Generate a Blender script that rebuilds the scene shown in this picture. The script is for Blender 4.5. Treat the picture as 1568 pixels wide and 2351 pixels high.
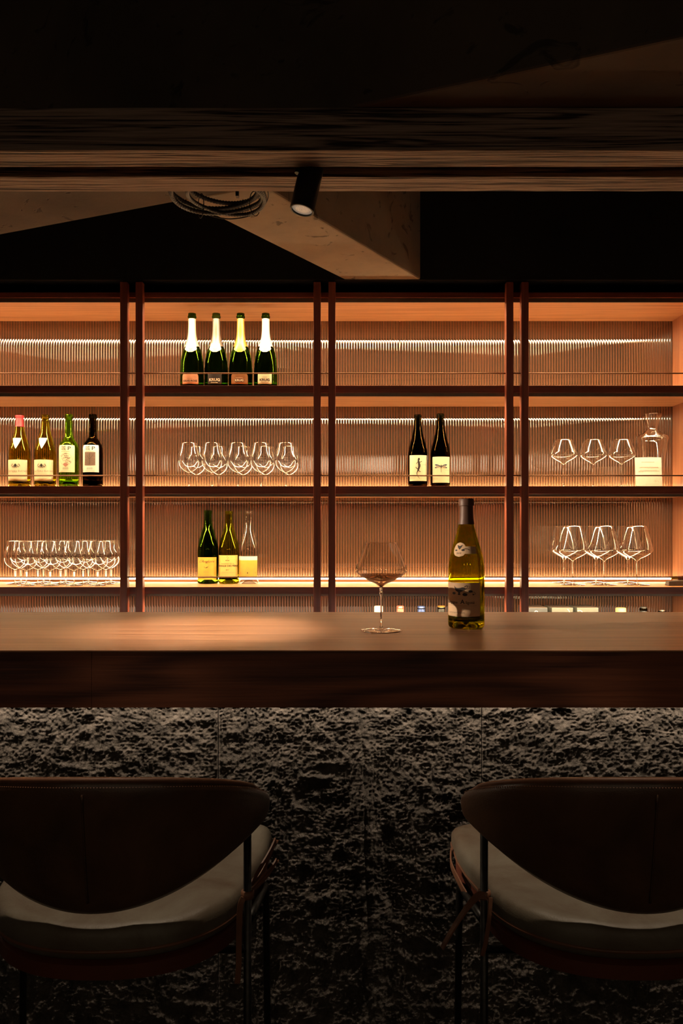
import bpy, math, random
import numpy as np
from mathutils import Vector, Matrix

# ------------------------------------------------------------------ clear
for o in list(bpy.data.objects):
    bpy.data.objects.remove(o, do_unlink=True)
SC = bpy.context.scene
COL = SC.collection
PI = math.pi
random.seed(7)
RNG = np.random.default_rng(11)

# ------------------------------------------------------------------ camera
F_PX = 1829.0            # focal length in photo pixels (28 mm on a 24 mm wide frame)
HOR = 1218.0             # eye level in the photo
CAM_Z = 1.302
cam_d = bpy.data.cameras.new('camera')
cam_d.sensor_fit = 'HORIZONTAL'
cam_d.sensor_width = 24.0
cam_d.lens = 24.0 * F_PX / 1568.0
cam_d.shift_y = (HOR - 2351 / 2) / 1568.0
cam_d.clip_start = 0.02
cam = bpy.data.objects.new('camera', cam_d)
COL.objects.link(cam)
cam.location = (0, 0, CAM_Z)
cam.rotation_euler = (PI / 2, 0, 0)
SC.camera = cam

def PX(px, d):
    return (px - 784.0) * d / F_PX
def PZ(py, d):
    return CAM_Z - (py - HOR) * d / F_PX

# ------------------------------------------------------------------ world, exposure
w = bpy.data.worlds.new('world'); SC.world = w
w.use_nodes = True
w.node_tree.nodes['Background'].inputs[0].default_value = (0.9, 0.75, 0.6, 1)
w.node_tree.nodes['Background'].inputs[1].default_value = 0.0
SC.view_settings.view_transform = 'Standard'
SC.view_settings.look = 'None'
SC.view_settings.exposure = 0.15
SC.view_settings.gamma = 1.0
SC.view_settings.use_curve_mapping = False
cy = SC.cycles
cy.use_denoising = True
cy.max_bounces = 14
cy.diffuse_bounces = 3
cy.glossy_bounces = 5
cy.transmission_bounces = 14
cy.transparent_max_bounces = 48
cy.sample_clamp_indirect = 6.0
cy.caustics_refractive = False
cy.caustics_reflective = False
cy.blur_glossy = 0.3

# light strengths of the lamps the place has
LED_COL = (1.0, 0.73, 0.39)
LED_FRONT = 155.0       # strips under the front edge of the shelves
LED_REAR = 36.0        # strips at the back of the shelves
LED_STONE = 120.0       # strip under the counter, washing the stone
LED_WORK = 145.0        # strip over the bartender's worktop
SPOT_COUNTER = 140.0
SPOT_SIDE = 420.0
SPOT_STOOL = 60.0
WALL_LAMP = 20.0      # globe lamps on the wall opposite the bar

# ------------------------------------------------------------------ materials
def srgb(r, g, b):
    def f(c):
        c /= 255.0
        return c / 12.92 if c <= 0.04045 else ((c + 0.055) / 1.055) ** 2.4
    return (f(r), f(g), f(b), 1.0)

class NT:
    def __init__(s, name):
        s.m = bpy.data.materials.new(name); s.m.use_nodes = True
        s.t = s.m.node_tree; s.t.nodes.clear()
        s.out = s.n('ShaderNodeOutputMaterial')
    def n(s, typ, **kw):
        nd = s.t.nodes.new(typ)
        for k, v in kw.items():
            if k in ('operation', 'blend_type', 'data_type', 'wave_type', 'bands_direction', 'feature', 'noise_dimensions', 'wave_profile', 'distance'):
                setattr(nd, k, v)
            else:
                nd.inputs[k.replace('_', ' ')].default_value = v
        return nd
    def l(s, a, ao, b, bi):
        s.t.links.new(a.outputs[ao], b.inputs[bi])
    def ramp(s, src, so, stops):
        r = s.t.nodes.new('ShaderNodeValToRGB')
        el = r.color_ramp.elements
        while len(el) > 1: el.remove(el[-1])
        el[0].position = stops[0][0]; el[0].color = stops[0][1]
        for p, c in stops[1:]:
            e = el.new(p); e.color = c
        s.t.links.new(src.outputs[so], r.inputs[0])
        return r
    def coord(s, scale=(1, 1, 1), rot=(0, 0, 0)):
        tc = s.n('ShaderNodeTexCoord'); mp = s.n('ShaderNodeMapping')
        mp.inputs['Scale'].default_value = scale
        mp.inputs['Rotation'].default_value = rot
        s.l(tc, 'Object', mp, 'Vector')
        return mp

def plain(name, col, rough=0.5, metal=0.0, spec=0.5, noise=0.0, nscale=60.0, coat=0.0):
    t = NT(name); p = t.n('ShaderNodeBsdfPrincipled')
    p.inputs['Base Color'].default_value = col
    p.inputs['Roughness'].default_value = rough
    p.inputs['Metallic'].default_value = metal
    p.inputs['Specular IOR Level'].default_value = spec
    p.inputs['Coat Weight'].default_value = coat
    if noise:
        mp = t.coord(); nz = t.n('ShaderNodeTexNoise', Scale=nscale, Detail=4.0)
        t.l(mp, 0, nz, 'Vector')
        a = tuple(c * (1 - noise) for c in col[:3]) + (1,)
        b = tuple(min(1, c * (1 + noise)) for c in col[:3]) + (1,)
        r = t.ramp(nz, 'Fac', [(0.3, a), (0.7, b)])
        t.l(r, 0, p, 'Base Color')
    t.l(p, 0, t.out, 0)
    return t.m

def emis(name, col, strength):
    t = NT(name); e = t.n('ShaderNodeEmission')
    e.inputs[0].default_value = (*col, 1); e.inputs[1].default_value = strength
    t.l(e, 0, t.out, 0)
    return t.m

def wood(name, dark, light, axis='X', rough=0.42, bump=0.15, gs=1.0, spec=0.4, contrast=(0.32, 0.68), figure=0.0):
    """long-grained timber; grain runs along the axis"""
    t = NT(name); p = t.n('ShaderNodeBsdfPrincipled')
    lo, hi = 1.6 * gs, 60.0 * gs
    sc = {'X': (lo, hi, hi), 'Y': (hi, lo, hi), 'Z': (hi, hi, lo)}[axis]
    mp = t.coord(sc)
    n1 = t.n('ShaderNodeTexNoise', Scale=1.0, Detail=6.0, Roughness=0.6, Distortion=0.6)
    t.l(mp, 0, n1, 'Vector')
    mp2 = t.coord(tuple(c * 4.5 for c in sc))
    n2 = t.n('ShaderNodeTexNoise', Scale=1.0, Detail=3.0, Roughness=0.7)
    t.l(mp2, 0, n2, 'Vector')
    mix = t.n('ShaderNodeMath', operation='MULTIPLY_ADD'); mix.inputs[1].default_value = 0.35
    sub = t.n('ShaderNodeMath', operation='MULTIPLY'); sub.inputs[1].default_value = 0.65
    t.l(n1, 'Fac', sub, 0); t.l(n2, 'Fac', mix, 0); t.l(sub, 0, mix, 2)
    last, lo_ = mix, 0
    if figure:
        f1 = {'X': (1.5, 9, 9), 'Y': (9, 1.5, 9), 'Z': (9, 9, 1.5)}[axis]
        mp3 = t.coord(f1)
        n3 = t.n('ShaderNodeTexNoise', Scale=0.9, Detail=1.5, Roughness=0.4)
        t.l(mp3, 0, n3, 'Vector')
        mul = t.n('ShaderNodeMath', operation='MULTIPLY'); mul.inputs[1].default_value = 34.0
        sn = t.n('ShaderNodeMath', operation='SINE')
        t.l(n3, 'Fac', mul, 0); t.l(mul, 0, sn, 0)
        ad = t.n('ShaderNodeMath', operation='MULTIPLY_ADD'); ad.inputs[1].default_value = figure
        t.l(sn, 0, ad, 0); t.l(mix, 0, ad, 2)
        last = ad
    r = t.ramp(last, 0, [(contrast[0], dark), (contrast[1], light)])
    t.l(r, 0, p, 'Base Color')
    p.inputs['Roughness'].default_value = rough
    p.inputs['Specular IOR Level'].default_value = spec
    b = t.n('ShaderNodeBump'); b.inputs['Strength'].default_value = bump; b.inputs['Distance'].default_value = 0.002
    t.l(mix, 0, b, 'Height'); t.l(b, 0, p, 'Normal')
    t.l(p, 0, t.out, 0)
    return t.m

M = {}
M['sapele_lit'] = wood('sapele_long_lit', srgb(140, 90, 60), srgb(200, 146, 100), 'X')  # lit copy of the shelf wood, brightness put into the colour
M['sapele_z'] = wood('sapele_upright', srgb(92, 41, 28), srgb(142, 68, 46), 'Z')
M['sapele_front_shaded'] = wood('sapele_edge_shaded', srgb(84, 37, 25), srgb(134, 64, 44), 'X')  # shaded copy of the same wood, for the dim board fronts
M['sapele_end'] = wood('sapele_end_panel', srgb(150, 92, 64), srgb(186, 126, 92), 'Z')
M['counter'] = wood('counter_timber', srgb(96, 60, 41), srgb(152, 105, 74), 'X', rough=0.34, bump=0.15, gs=1.3, spec=0.55, contrast=(0.38, 0.62))
M['fascia'] = wood('fascia_timber', srgb(64, 32, 22), srgb(132, 76, 52), 'X', rough=0.45, bump=0.12, figure=0.16, contrast=(0.25, 0.75))
M['dark_ply'] = plain('dark_board', srgb(46, 30, 24), 0.6, noise=0.2)

def burnt_timber():
    t = NT('weathered_timber'); p = t.n('ShaderNodeBsdfPrincipled')
    mp = t.coord((1.1, 46, 46))
    n1 = t.n('ShaderNodeTexNoise', Scale=1.0, Detail=3.0, Roughness=0.55, Distortion=0.9)
    t.l(mp, 0, n1, 'Vector')
    mul = t.n('ShaderNodeMath', operation='MULTIPLY'); mul.inputs[1].default_value = 26.0
    sn = t.n('ShaderNodeMath', operation='SINE')
    t.l(n1, 'Fac', mul, 0); t.l(mul, 0, sn, 0)
    mp2 = t.coord((9, 260, 260))
    n2 = t.n('ShaderNodeTexNoise', Scale=1.0, Detail=3.0)
    t.l(mp2, 0, n2, 'Vector')
    ad = t.n('ShaderNodeMath', operation='MULTIPLY_ADD'); ad.inputs[1].default_value = 0.32
    t.l(sn, 0, ad, 0); t.l(n2, 'Fac', ad, 2)
    r = t.ramp(ad, 0, [(0.16, srgb(40, 30, 25)), (0.42, srgb(112, 94, 82)), (0.85, srgb(146, 126, 112))])
    t.l(r, 0, p, 'Base Color')
    p.inputs['Roughness'].default_value = 0.75
    p.inputs['Specular IOR Level'].default_value = 0.2
    b = t.n('ShaderNodeBump'); b.inputs['Strength'].default_value = 0.8; b.inputs['Distance'].default_value = 0.004
    t.l(ad, 0, b, 'Height'); t.l(b, 0, p, 'Normal')
    t.l(p, 0, t.out, 0)
    return t.m
M['beam'] = burnt_timber()

def concrete(name, a, b_, bump=0.5):
    t = NT(name); p = t.n('ShaderNodeBsdfPrincipled')
    mp = t.coord()
    n1 = t.n('ShaderNodeTexNoise', Scale=2.2, Detail=8.0, Roughness=0.62); t.l(mp, 0, n1, 'Vector')
    n2 = t.n('ShaderNodeTexNoise', Scale=38.0, Detail=5.0, Roughness=0.7); t.l(mp, 0, n2, 'Vector')
    v = t.n('ShaderNodeTexNoise', Scale=9.0, Detail=3.0, Distortion=2.5); t.l(mp, 0, v, 'Vector')
    vr = t.ramp(v, 'Fac', [(0.30, (0, 0, 0, 1)), (0.37, (1, 1, 1, 1))])
    r = t.ramp(n1, 'Fac', [(0.3, a), (0.7, b_)])
    mx = t.n('ShaderNodeMix', data_type='RGBA', blend_type='MULTIPLY'); mx.inputs[0].default_value = 0.55
    t.l(r, 0, mx, 6); t.l(vr, 0, mx, 7)
    t.l(mx, 2, p, 'Base Color')
    p.inputs['Roughness'].default_value = 0.85
    p.inputs['Specular IOR Level'].default_value = 0.2
    ad = t.n('ShaderNodeMath', operation='MULTIPLY_ADD'); ad.inputs[1].default_value = 0.3
    t.l(n2, 'Fac', ad, 0); t.l(vr, 0, ad, 2)
    b = t.n('ShaderNodeBump'); b.inputs['Strength'].default_value = bump; b.inputs['Distance'].default_value = 0.004
    t.l(ad, 0, b, 'Height'); t.l(b, 0, p, 'Normal')
    t.l(p, 0, t.out, 0)
    return t.m
M['concrete'] = concrete('raw_concrete', srgb(116, 103, 88), srgb(150, 136, 118))
M['concrete_dark'] = concrete('darker_concrete', srgb(62, 53, 45), srgb(86, 74, 63))  # darker concrete tone, used on beam A
M['dark_plaster'] = concrete('black_plaster', srgb(20, 17, 15), srgb(30, 26, 23), 0.2)
M['floor'] = concrete('dark_floor', srgb(56, 48, 42), srgb(76, 66, 58), 0.2)

def stone_mat():
    t = NT('split_stone'); p = t.n('ShaderNodeBsdfPrincipled')
    mp = t.coord()
    n1 = t.n('ShaderNodeTexNoise', Scale=30.0, Detail=7.0, Roughness=0.65); t.l(mp, 0, n1, 'Vector')
    n2 = t.n('ShaderNodeTexNoise', Scale=240.0, Detail=4.0, Roughness=0.7); t.l(mp, 0, n2, 'Vector')
    r = t.ramp(n1, 'Fac', [(0.3, srgb(62, 58, 54)), (0.7, srgb(112, 104, 96))])
    t.l(r, 0, p, 'Base Color')
    p.inputs['Roughness'].default_value = 0.7
    p.inputs['Specular IOR Level'].default_value = 0.12
    b = t.n('ShaderNodeBump'); b.inputs['Strength'].default_value = 1.0; b.inputs['Distance'].default_value = 0.005
    t.l(n2, 'Fac', b, 'Height'); t.l(b, 0, p, 'Normal')
    t.l(p, 0, t.out, 0)
    return t.m
M['stone'] = stone_mat()

def leather(name, a, b_, rough=0.42, bump=0.25):
    t = NT(name); p = t.n('ShaderNodeBsdfPrincipled')
    mp = t.coord()
    n1 = t.n('ShaderNodeTexNoise', Scale=9.0, Detail=6.0, Roughness=0.65, Distortion=0.5); t.l(mp, 0, n1, 'Vector')
    v = t.n('ShaderNodeTexVoronoi', Scale=420.0); t.l(mp, 0, v, 'Vector')
    n3 = t.n('ShaderNodeTexNoise', Scale=24.0, Detail=4.0, Roughness=0.6); t.l(mp, 0, n3, 'Vector')
    r = t.ramp(n1, 'Fac', [(0.3, a), (0.72, b_)])
    t.l(r, 0, p, 'Base Color')
    rr = t.n('ShaderNodeMapRange'); rr.inputs[3].default_value = rough - 0.1; rr.inputs[4].default_value = rough + 0.15
    t.l(n3, 'Fac', rr, 0); t.l(rr, 0, p, 'Roughness')
    ad = t.n('ShaderNodeMath', operation='MULTIPLY_ADD'); ad.inputs[1].default_value = 0.15
    t.l(v, 'Distance', ad, 0); t.l(n3, 'Fac', ad, 2)
    b = t.n('ShaderNodeBump'); b.inputs['Strength'].default_value = bump; b.inputs['Distance'].default_value = 0.003
    t.l(ad, 0, b, 'Height'); t.l(b, 0, p, 'Normal')
    t.l(p, 0, t.out, 0)
    return t.m
M['leather'] = leather('brown_leather', srgb(66, 45, 34), srgb(104, 74, 54), 0.34)
M['leather_seat'] = leather('worn_seat_leather', srgb(84, 66, 50), srgb(116, 109, 95), 0.5)
M['leather_tan'] = leather('tan_leather', srgb(84, 40, 27), srgb(112, 56, 38), 0.5)
M['strap'] = leather('strap_leather', srgb(96, 62, 44), srgb(140, 94, 68), 0.5)

M['black_metal'] = plain('black_metal', srgb(26, 25, 25), 0.42, 0.6, noise=0.25)
M['tube'] = plain('blackened_steel', srgb(50, 48, 46), 0.45, 0.8, noise=0.35, nscale=90)
M['alu'] = plain('aluminium_profile', srgb(150, 142, 132), 0.4, 0.8, noise=0.08)
M['strip'] = plain('bronze_strip_profile', srgb(112, 96, 84), 0.45, 0.6, noise=0.08)
M['bronze'] = plain('bronze_rod', srgb(120, 84, 62), 0.35, 0.85, noise=0.1)
M['steel'] = plain('brushed_steel', srgb(196, 192, 186), 0.45, 0.25, noise=0.06)
M['chrome'] = plain('polished_steel', srgb(225, 222, 215), 0.15, 1.0, noise=0.02)
M['brass'] = plain('brass', srgb(200, 160, 80), 0.3, 1.0, noise=0.05)
M['rubber'] = plain('black_plastic', srgb(34, 30, 28), 0.5, noise=0.2)
M['led_front'] = emis('warm_led_front', LED_COL, LED_FRONT)
M['led_rear'] = emis('warm_led_rear', LED_COL, LED_REAR)
M['led_stone'] = emis('white_led_stone', (1.0, 0.80, 0.60), LED_STONE)
M['led_work'] = emis('white_led_work', (1.0, 0.92, 0.82), LED_WORK)

def reeded(name, c0, c1):
    t = NT(name); p = t.n('ShaderNodeBsdfPrincipled')
    mp = t.coord((1.2, 1.2, 0.4))
    n1 = t.n('ShaderNodeTexNoise', Scale=3.0, Detail=3.0); t.l(mp, 0, n1, 'Vector')
    r = t.ramp(n1, 'Fac', [(0.3, c0), (0.7, c1)])
    t.l(r, 0, p, 'Base Color')
    p.inputs['Roughness'].default_value = 0.5
    p.inputs['Specular IOR Level'].default_value = 0.2
    p.inputs['Coat Weight'].default_value = 1.0
    p.inputs['Coat IOR'].default_value = 2.3
    p.inputs['Coat Roughness'].default_value = 0.015
    t.l(p, 0, t.out, 0)
    return t.m
M['reeded'] = reeded('bronze_glass_crown', srgb(68, 45, 30), srgb(78, 53, 37))        # darker crown of each reed, between the painted glints
M['reeded_glint'] = reeded('bronze_valley_glint', srgb(122, 80, 55), srgb(134, 89, 63))   # paler valley faces: reflected glints painted into the colour

def thin_glass(name, tint=(0.985, 0.98, 0.97), f0=0.14, power=2.4, gain=1.0, rough=0.02):
    """a thin pane of blown glass: lets light through, mirrors more at glancing angles"""
    t = NT(name)
    lw = t.n('ShaderNodeLayerWeight'); lw.inputs['Blend'].default_value = 0.5
    pw = t.n('ShaderNodeMath', operation='POWER'); pw.inputs[1].default_value = power
    ma = t.n('ShaderNodeMath', operation='MULTIPLY_ADD'); ma.inputs[1].default_value = gain; ma.inputs[2].default_value = f0
    ma.use_clamp = True
    t.l(lw, 'Facing', pw, 0); t.l(pw, 0, ma, 0)
    tr = t.n('ShaderNodeBsdfTransparent'); tr.inputs[0].default_value = (*tint, 1)
    gl = t.n('ShaderNodeBsdfGlossy'); gl.inputs['Roughness'].default_value = rough
    mx = t.n('ShaderNodeMixShader')
    t.l(ma, 0, mx, 0); t.l(tr, 0, mx, 1); t.l(gl, 0, mx, 2)
    t.l(mx, 0, t.out, 0)
    return t.m
M['thin_glass'] = thin_glass('clear_blown_glass')
M['clear_bottle'] = thin_glass('clear_bottle_glass', (0.95, 0.94, 0.91), 0.08, 3.0, 0.9)

def solid_glass(name, col, ior=1.5, rough=0.0):
    t = NT(name); g = t.n('ShaderNodeBsdfGlass')
    g.inputs['Color'].default_value = (*col, 1); g.inputs['IOR'].default_value = ior; g.inputs['Roughness'].default_value = rough
    t.l(g, 0, t.out, 0)
    return t.m
M['stem_glass'] = solid_glass('clear_solid_glass', (1, 1, 1))
M['green_glass'] = solid_glass('green_bottle_glass', (0.27, 0.42, 0.06))
M['bright_green_glass'] = solid_glass('bright_green_glass', (0.66, 0.86, 0.16))
M['olive_glass'] = solid_glass('olive_bottle_glass', (0.72, 0.72, 0.08))
M['dead_leaf_glass'] = solid_glass('yellow_green_glass', (0.86, 0.80, 0.24))
M['dark_glass'] = solid_glass('near_black_glass', (0.22, 0.15, 0.07))
M['wine'] = solid_glass('amber_wine', (0.98, 0.80, 0.62), 1.34)
M['paper_cream'] = plain('cream_paper', srgb(236, 220, 184), 0.7, noise=0.03)
M['paper_white'] = plain('white_paper', srgb(240, 232, 216), 0.7, noise=0.03)
M['paper_yellow'] = plain('yellow_paper', srgb(236, 174, 68), 0.7, noise=0.04)
M['paper_straw'] = plain('straw_paper', srgb(238, 196, 110), 0.7, noise=0.04)
M['paper_tan'] = plain('tan_paper', srgb(206, 170, 134), 0.7, noise=0.05)
M['paper_black'] = plain('black_label', srgb(44, 32, 28), 0.5, noise=0.1)
M['paper_bronze'] = plain('bronze_label', srgb(150, 98, 62), 0.4, 0.3, noise=0.1)
M['paper_pink'] = plain('pink_label', srgb(204, 142, 110), 0.5, 0.1, noise=0.08)
M['maroon'] = plain('maroon_print', srgb(84, 22, 16), 0.6, noise=0.05)
M['ink'] = plain('dark_ink', srgb(44, 36, 32), 0.7, noise=0.05)
M['ink_soft'] = plain('soft_ink', srgb(150, 126, 104), 0.7, noise=0.05)
M['ink_cream'] = plain('cream_ink', srgb(236, 214, 186), 0.6, noise=0.05)
M['ink_red'] = plain('red_brown_ink', srgb(176, 120, 104), 0.7, noise=0.05)
M['ink_brown'] = plain('brown_ink', srgb(112, 88, 74), 0.7, noise=0.3, nscale=400)
M['ink_blue'] = plain('blue_grey_ink', srgb(74, 84, 104), 0.7, noise=0.25, nscale=300)
M['foil_white'] = plain('white_foil', srgb(236, 226, 212), 0.4, 0.35, noise=0.04)
M['foil_grey'] = plain('grey_foil', srgb(128, 116, 108), 0.4, 0.6, noise=0.05)
M['foil_gold'] = plain('gold_foil', srgb(226, 172, 82), 0.35, 0.7, noise=0.05)
M['foil_rose'] = plain('rose_foil', srgb(236, 206, 180), 0.4, 0.4, noise=0.05)
M['capsule_red'] = plain('red_capsule', srgb(196, 52, 60), 0.45, 0.2, noise=0.08)
M['capsule_brown'] = plain('brown_capsule', srgb(92, 62, 48), 0.5, 0.1, noise=0.1)
M['cap_white'] = plain('white_cap', srgb(232, 226, 216), 0.5, noise=0.03)
M['cap_pink'] = plain('pink_cap', srgb(190, 120, 104), 0.3, 0.3, noise=0.05)
M['cap_blue'] = plain('blue_cap', srgb(64, 84, 140), 0.35, 0.3, noise=0.05)
M['cap_black'] = plain('black_cap', srgb(30, 28, 26), 0.4, noise=0.1)
M['cap_cream'] = plain('cream_cap', srgb(226, 196, 130), 0.5, noise=0.05)
M['cap_dark'] = plain('dark_cap', srgb(40, 42, 46), 0.5, noise=0.1)
M['carton'] = plain('grey_carton', srgb(86, 88, 82), 0.6, noise=0.06)
M['carton_dark'] = plain('dark_carton', srgb(58, 60, 64), 0.6, noise=0.06)
M['slate'] = plain('dark_block', srgb(74, 60, 52), 0.6, noise=0.15)
M['handle_wood'] = wood('red_handle_wood', srgb(90, 36, 24), srgb(140, 66, 44), 'X', gs=3)
M['lens'] = plain('frosted_lens', srgb(200, 194, 182), 0.35, 0.1, noise=0.5, nscale=700)
for _n in M['lens'].node_tree.nodes:
    if _n.type == 'BSDF_PRINCIPLED':
        _n.inputs['Emission Color'].default_value = (1, 0.85, 0.65, 1); _n.inputs['Emission Strength'].default_value = 0.12

# ------------------------------------------------------------------ mesh helpers
class MB:
    def __init__(s): s.v = []; s.f = []; s.mi = []
    def add(s, verts, faces, mi=0):
        b = len(s.v); s.v += [tuple(map(float, v)) for v in verts]
        s.f += [tuple(i + b for i in f) for f in faces]; s.mi += [mi] * len(faces)
        return s
    def box(s, x0, x1, y0, y1, z0, z1, mi=0):
        return s.add([(x0, y0, z0), (x1, y0, z0), (x1, y1, z0), (x0, y1, z0), (x0, y0, z1), (x1, y0, z1), (x1, y1, z1), (x0, y1, z1)],
                     [(0, 3, 2, 1), (4, 5, 6, 7), (0, 1, 5, 4), (1, 2, 6, 5), (2, 3, 7, 6), (3, 0, 4, 7)], mi)
    def prism(s, poly, z0, z1, mi=0):
        n = len(poly)
        vs = [(x, y, z0) for x, y in poly] + [(x, y, z1) for x, y in poly]
        fs = [tuple(range(n - 1, -1, -1)), tuple(range(n, 2 * n))] + [(i, (i + 1) % n, n + (i + 1) % n, n + i) for i in range(n)]
        return s.add(vs, fs, mi)
    def lathe(s, prof, seg=32, close=True, c=(0, 0, 0), mi=0):
        vs, fs = [], []
        rows = []
        for r, z in prof:
            if r < 1e-6:
                rows.append([len(vs)]); vs.append((c[0], c[1], c[2] + z))
            else:
                rows.append(list(range(len(vs), len(vs) + seg)))
                for k in range(seg):
                    a = 2 * PI * k / seg
                    vs.append((c[0] + r * math.sin(a), c[1] - r * math.cos(a), c[2] + z))
        for a, b in zip(rows[:-1], rows[1:]):
            for k in range(seg):
                k2 = (k + 1) % seg
                if len(a) == 1 and len(b) == 1: continue
                if len(a) == 1: fs.append((a[0], b[k2], b[k]))
                elif len(b) == 1: fs.append((a[k], a[k2], b[0]))
                else: fs.append((a[k], a[k2], b[k2], b[k]))
        return s.add(vs, fs, mi)
    def tube(s, path, r, seg=10, caps=True, mi=0, closed=False):
        P = [Vector(p) for p in path]; n = len(P)
        rr = r if hasattr(r, '__len__') else [r] * n
        T = []
        for i in range(n):
            if closed: d = P[(i + 1) % n] - P[i - 1]
            else: d = P[min(i + 1, n - 1)] - P[max(i - 1, 0)]
            T.append(d.normalized())
        up = Vector((0, 0, 1)) if abs(T[0].z) < 0.9 else Vector((0, 1, 0))
        N = (up - T[0] * up.dot(T[0])).normalized()
        vs, fs = [], []
        for i in range(n):
            N = (N - T[i] * N.dot(T[i])).normalized()
            B = T[i].cross(N)
            for k in range(seg):
                a = 2 * PI * k / seg
                vs.append(P[i] + (N * math.cos(a) + B * math.sin(a)) * rr[i])
        m = n if closed else n - 1
        for i in range(m):
            j = (i + 1) % n
            for k in range(seg):
                k2 = (k + 1) % seg
                fs.append((i * seg + k, i * seg + k2, j * seg + k2, j * seg + k))
        if caps and not closed:
            fs.append(tuple(range(seg - 1, -1, -1))); fs.append(tuple((n - 1) * seg + k for k in range(seg)))
        return s.add(vs, fs, mi)
    def ribbon(s, path, width, thick, side=Vector((1, 0, 0))):
        """flat strap: rectangle swept along a path; side = direction of its width"""
        P = [Vector(p) for p in path]; n = len(P); vs, fs = [], []
        for i in range(n):
            t = (P[min(i + 1, n - 1)] - P[max(i - 1, 0)]).normalized()
            sd = (side - t * side.dot(t)).normalized(); nn = t.cross(sd)
            for a, b in ((-1, -1), (1, -1), (1, 1), (-1, 1)):
                vs.append(P[i] + sd * a * width / 2 + nn * b * thick / 2)
        for i in range(n - 1):
            for k in range(4):
                k2 = (k + 1) % 4
                fs.append((i * 4 + k, i * 4 + k2, i * 4 + 4 + k2, i * 4 + 4 + k))
        fs.append((3, 2, 1, 0)); fs.append(tuple((n - 1) * 4 + k for k in range(4)))
        return s.add(vs, fs)
    def mesh(s, name, mats, smooth=False):
        me = bpy.data.meshes.new(name)
        me.from_pydata(s.v, [], s.f)
        for m in (mats if isinstance(mats, (list, tuple)) else [mats]): me.materials.append(m)
        if any(s.mi): me.polygons.foreach_set('material_index', s.mi)
        if smooth: me.polygons.foreach_set('use_smooth', [True] * len(me.polygons))
        me.update()
        return me
    def build(s, name, mats, parent=None, smooth=False, bevel=0.0, angle=None):
        me = s.mesh(name, mats, smooth or bool(angle))
        if angle:
            me.set_sharp_from_angle(angle=math.radians(angle))
        o = bpy.data.objects.new(name, me); COL.objects.link(o)
        if parent: o.parent = parent
        if bevel:
            b = o.modifiers.new('edge', 'BEVEL'); b.width = bevel; b.segments = 2; b.limit_method = 'ANGLE'
        return o

def empty(name, loc, rz=0.0):
    o = bpy.data.objects.new(name, None); COL.objects.link(o)
    o.empty_display_size = 0.05
    o.location = loc; o.rotation_euler = (0, 0, rz)
    return o
def tag(o, label=None, cat=None, group=None, kind=None):
    if label: o['label'] = label
    if cat: o['category'] = cat
    if group: o['group'] = group
    if kind: o['kind'] = kind
    return o
def copy_tree(o, parent=None):
    c = o.copy(); COL.objects.link(c)
    if parent: c.parent = parent
    for ch in [x for x in bpy.data.objects if x.parent == o]:
        copy_tree(ch, c)
    return c
def crom(pts, n=6):
    """smooth curve through points of any dimension"""
    P = [np.array(p, float) for p in pts]; out = []
    for i in range(len(P) - 1):
        p0, p1, p2, p3 = P[max(i - 1, 0)], P[i], P[i + 1], P[min(i + 2, len(P) - 1)]
        for k in range(n):
            t = k / n
            out.append(0.5 * ((2 * p1) + (-p0 + p2) * t + (2 * p0 - 5 * p1 + 4 * p2 - p3) * t * t + (-p0 + 3 * p1 - 3 * p2 + p3) * t ** 3))
    out.append(P[-1])
    return [tuple(p) for p in out]

# numpy value noise
def vnoise(x, y, seed):
    r = np.random.default_rng(seed); T = r.random((64, 64))
    xi = np.floor(x).astype(int); yi = np.floor(y).astype(int)
    fx = x - xi; fy = y - yi
    fx = fx * fx * (3 - 2 * fx); fy = fy * fy * (3 - 2 * fy)
    g = lambda i, j: T[i % 64, j % 64]
    return (g(xi, yi) * (1 - fx) + g(xi + 1, yi) * fx) * (1 - fy) + (g(xi, yi + 1) * (1 - fx) + g(xi + 1, yi + 1) * fx) * fy

# ------------------------------------------------------------------ the setting
YB_WALL = 3.72
CEIL_Z = 2.95
def struct(name, mb, m, label, cat, **k):
    o = mb.build(name, m, **k)
    return tag(o, label, cat, kind='structure')
struct('floor', MB().box(-3.2, 3.2, -2.6, YB_WALL, -0.1, 0), M['floor'], 'dark concrete floor under the bar', 'floor')
struct('ceiling', MB().box(-3.2, 3.2, -2.6, YB_WALL, CEIL_Z, CEIL_Z + 0.1), M['dark_plaster'], 'black painted ceiling above the bar', 'ceiling')
struct('wall_back', MB().box(-3.2, 3.2, YB_WALL, YB_WALL + 0.1, 0, CEIL_Z), M['dark_plaster'], 'black wall behind the lit shelving', 'wall')
struct('wall_left', MB().box(-3.3, -3.2, -2.6, YB_WALL, 0, CEIL_Z), M['dark_plaster'], 'dark side wall at the left end of the bar', 'wall')
struct('wall_right', MB().box(3.2, 3.3, -2.6, YB_WALL, 0, CEIL_Z), M['dark_plaster'], 'dark side wall at the right end of the bar', 'wall')
struct('wall_front', MB().box(-3.2, 3.2, -2.7, -2.6, 0, CEIL_Z), M['dark_plaster'], 'dark wall opposite the bar', 'wall')

# concrete down-stand beams crossing the ceiling on the diagonal
KC = 0.82
HB = CAM_Z + 1.17 * KC
def slab_between(name, pts, label, m='concrete'):
    pts = [(x * KC, y * KC) for x, y in pts]
    o = MB().prism(pts, HB, CEIL_Z).build(name, M[m], bevel=0.006)
    return tag(o, label, 'beam', kind='structure')
def lin(p, q, y=None, x=None):
    if y is not None:
        t = (y - p[1]) / (q[1] - p[1]); return (p[0] + t * (q[0] - p[0]), y)
    t = (x - p[0]) / (q[0] - p[0]); return (x, p[1] + t * (q[1] - p[1]))
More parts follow.
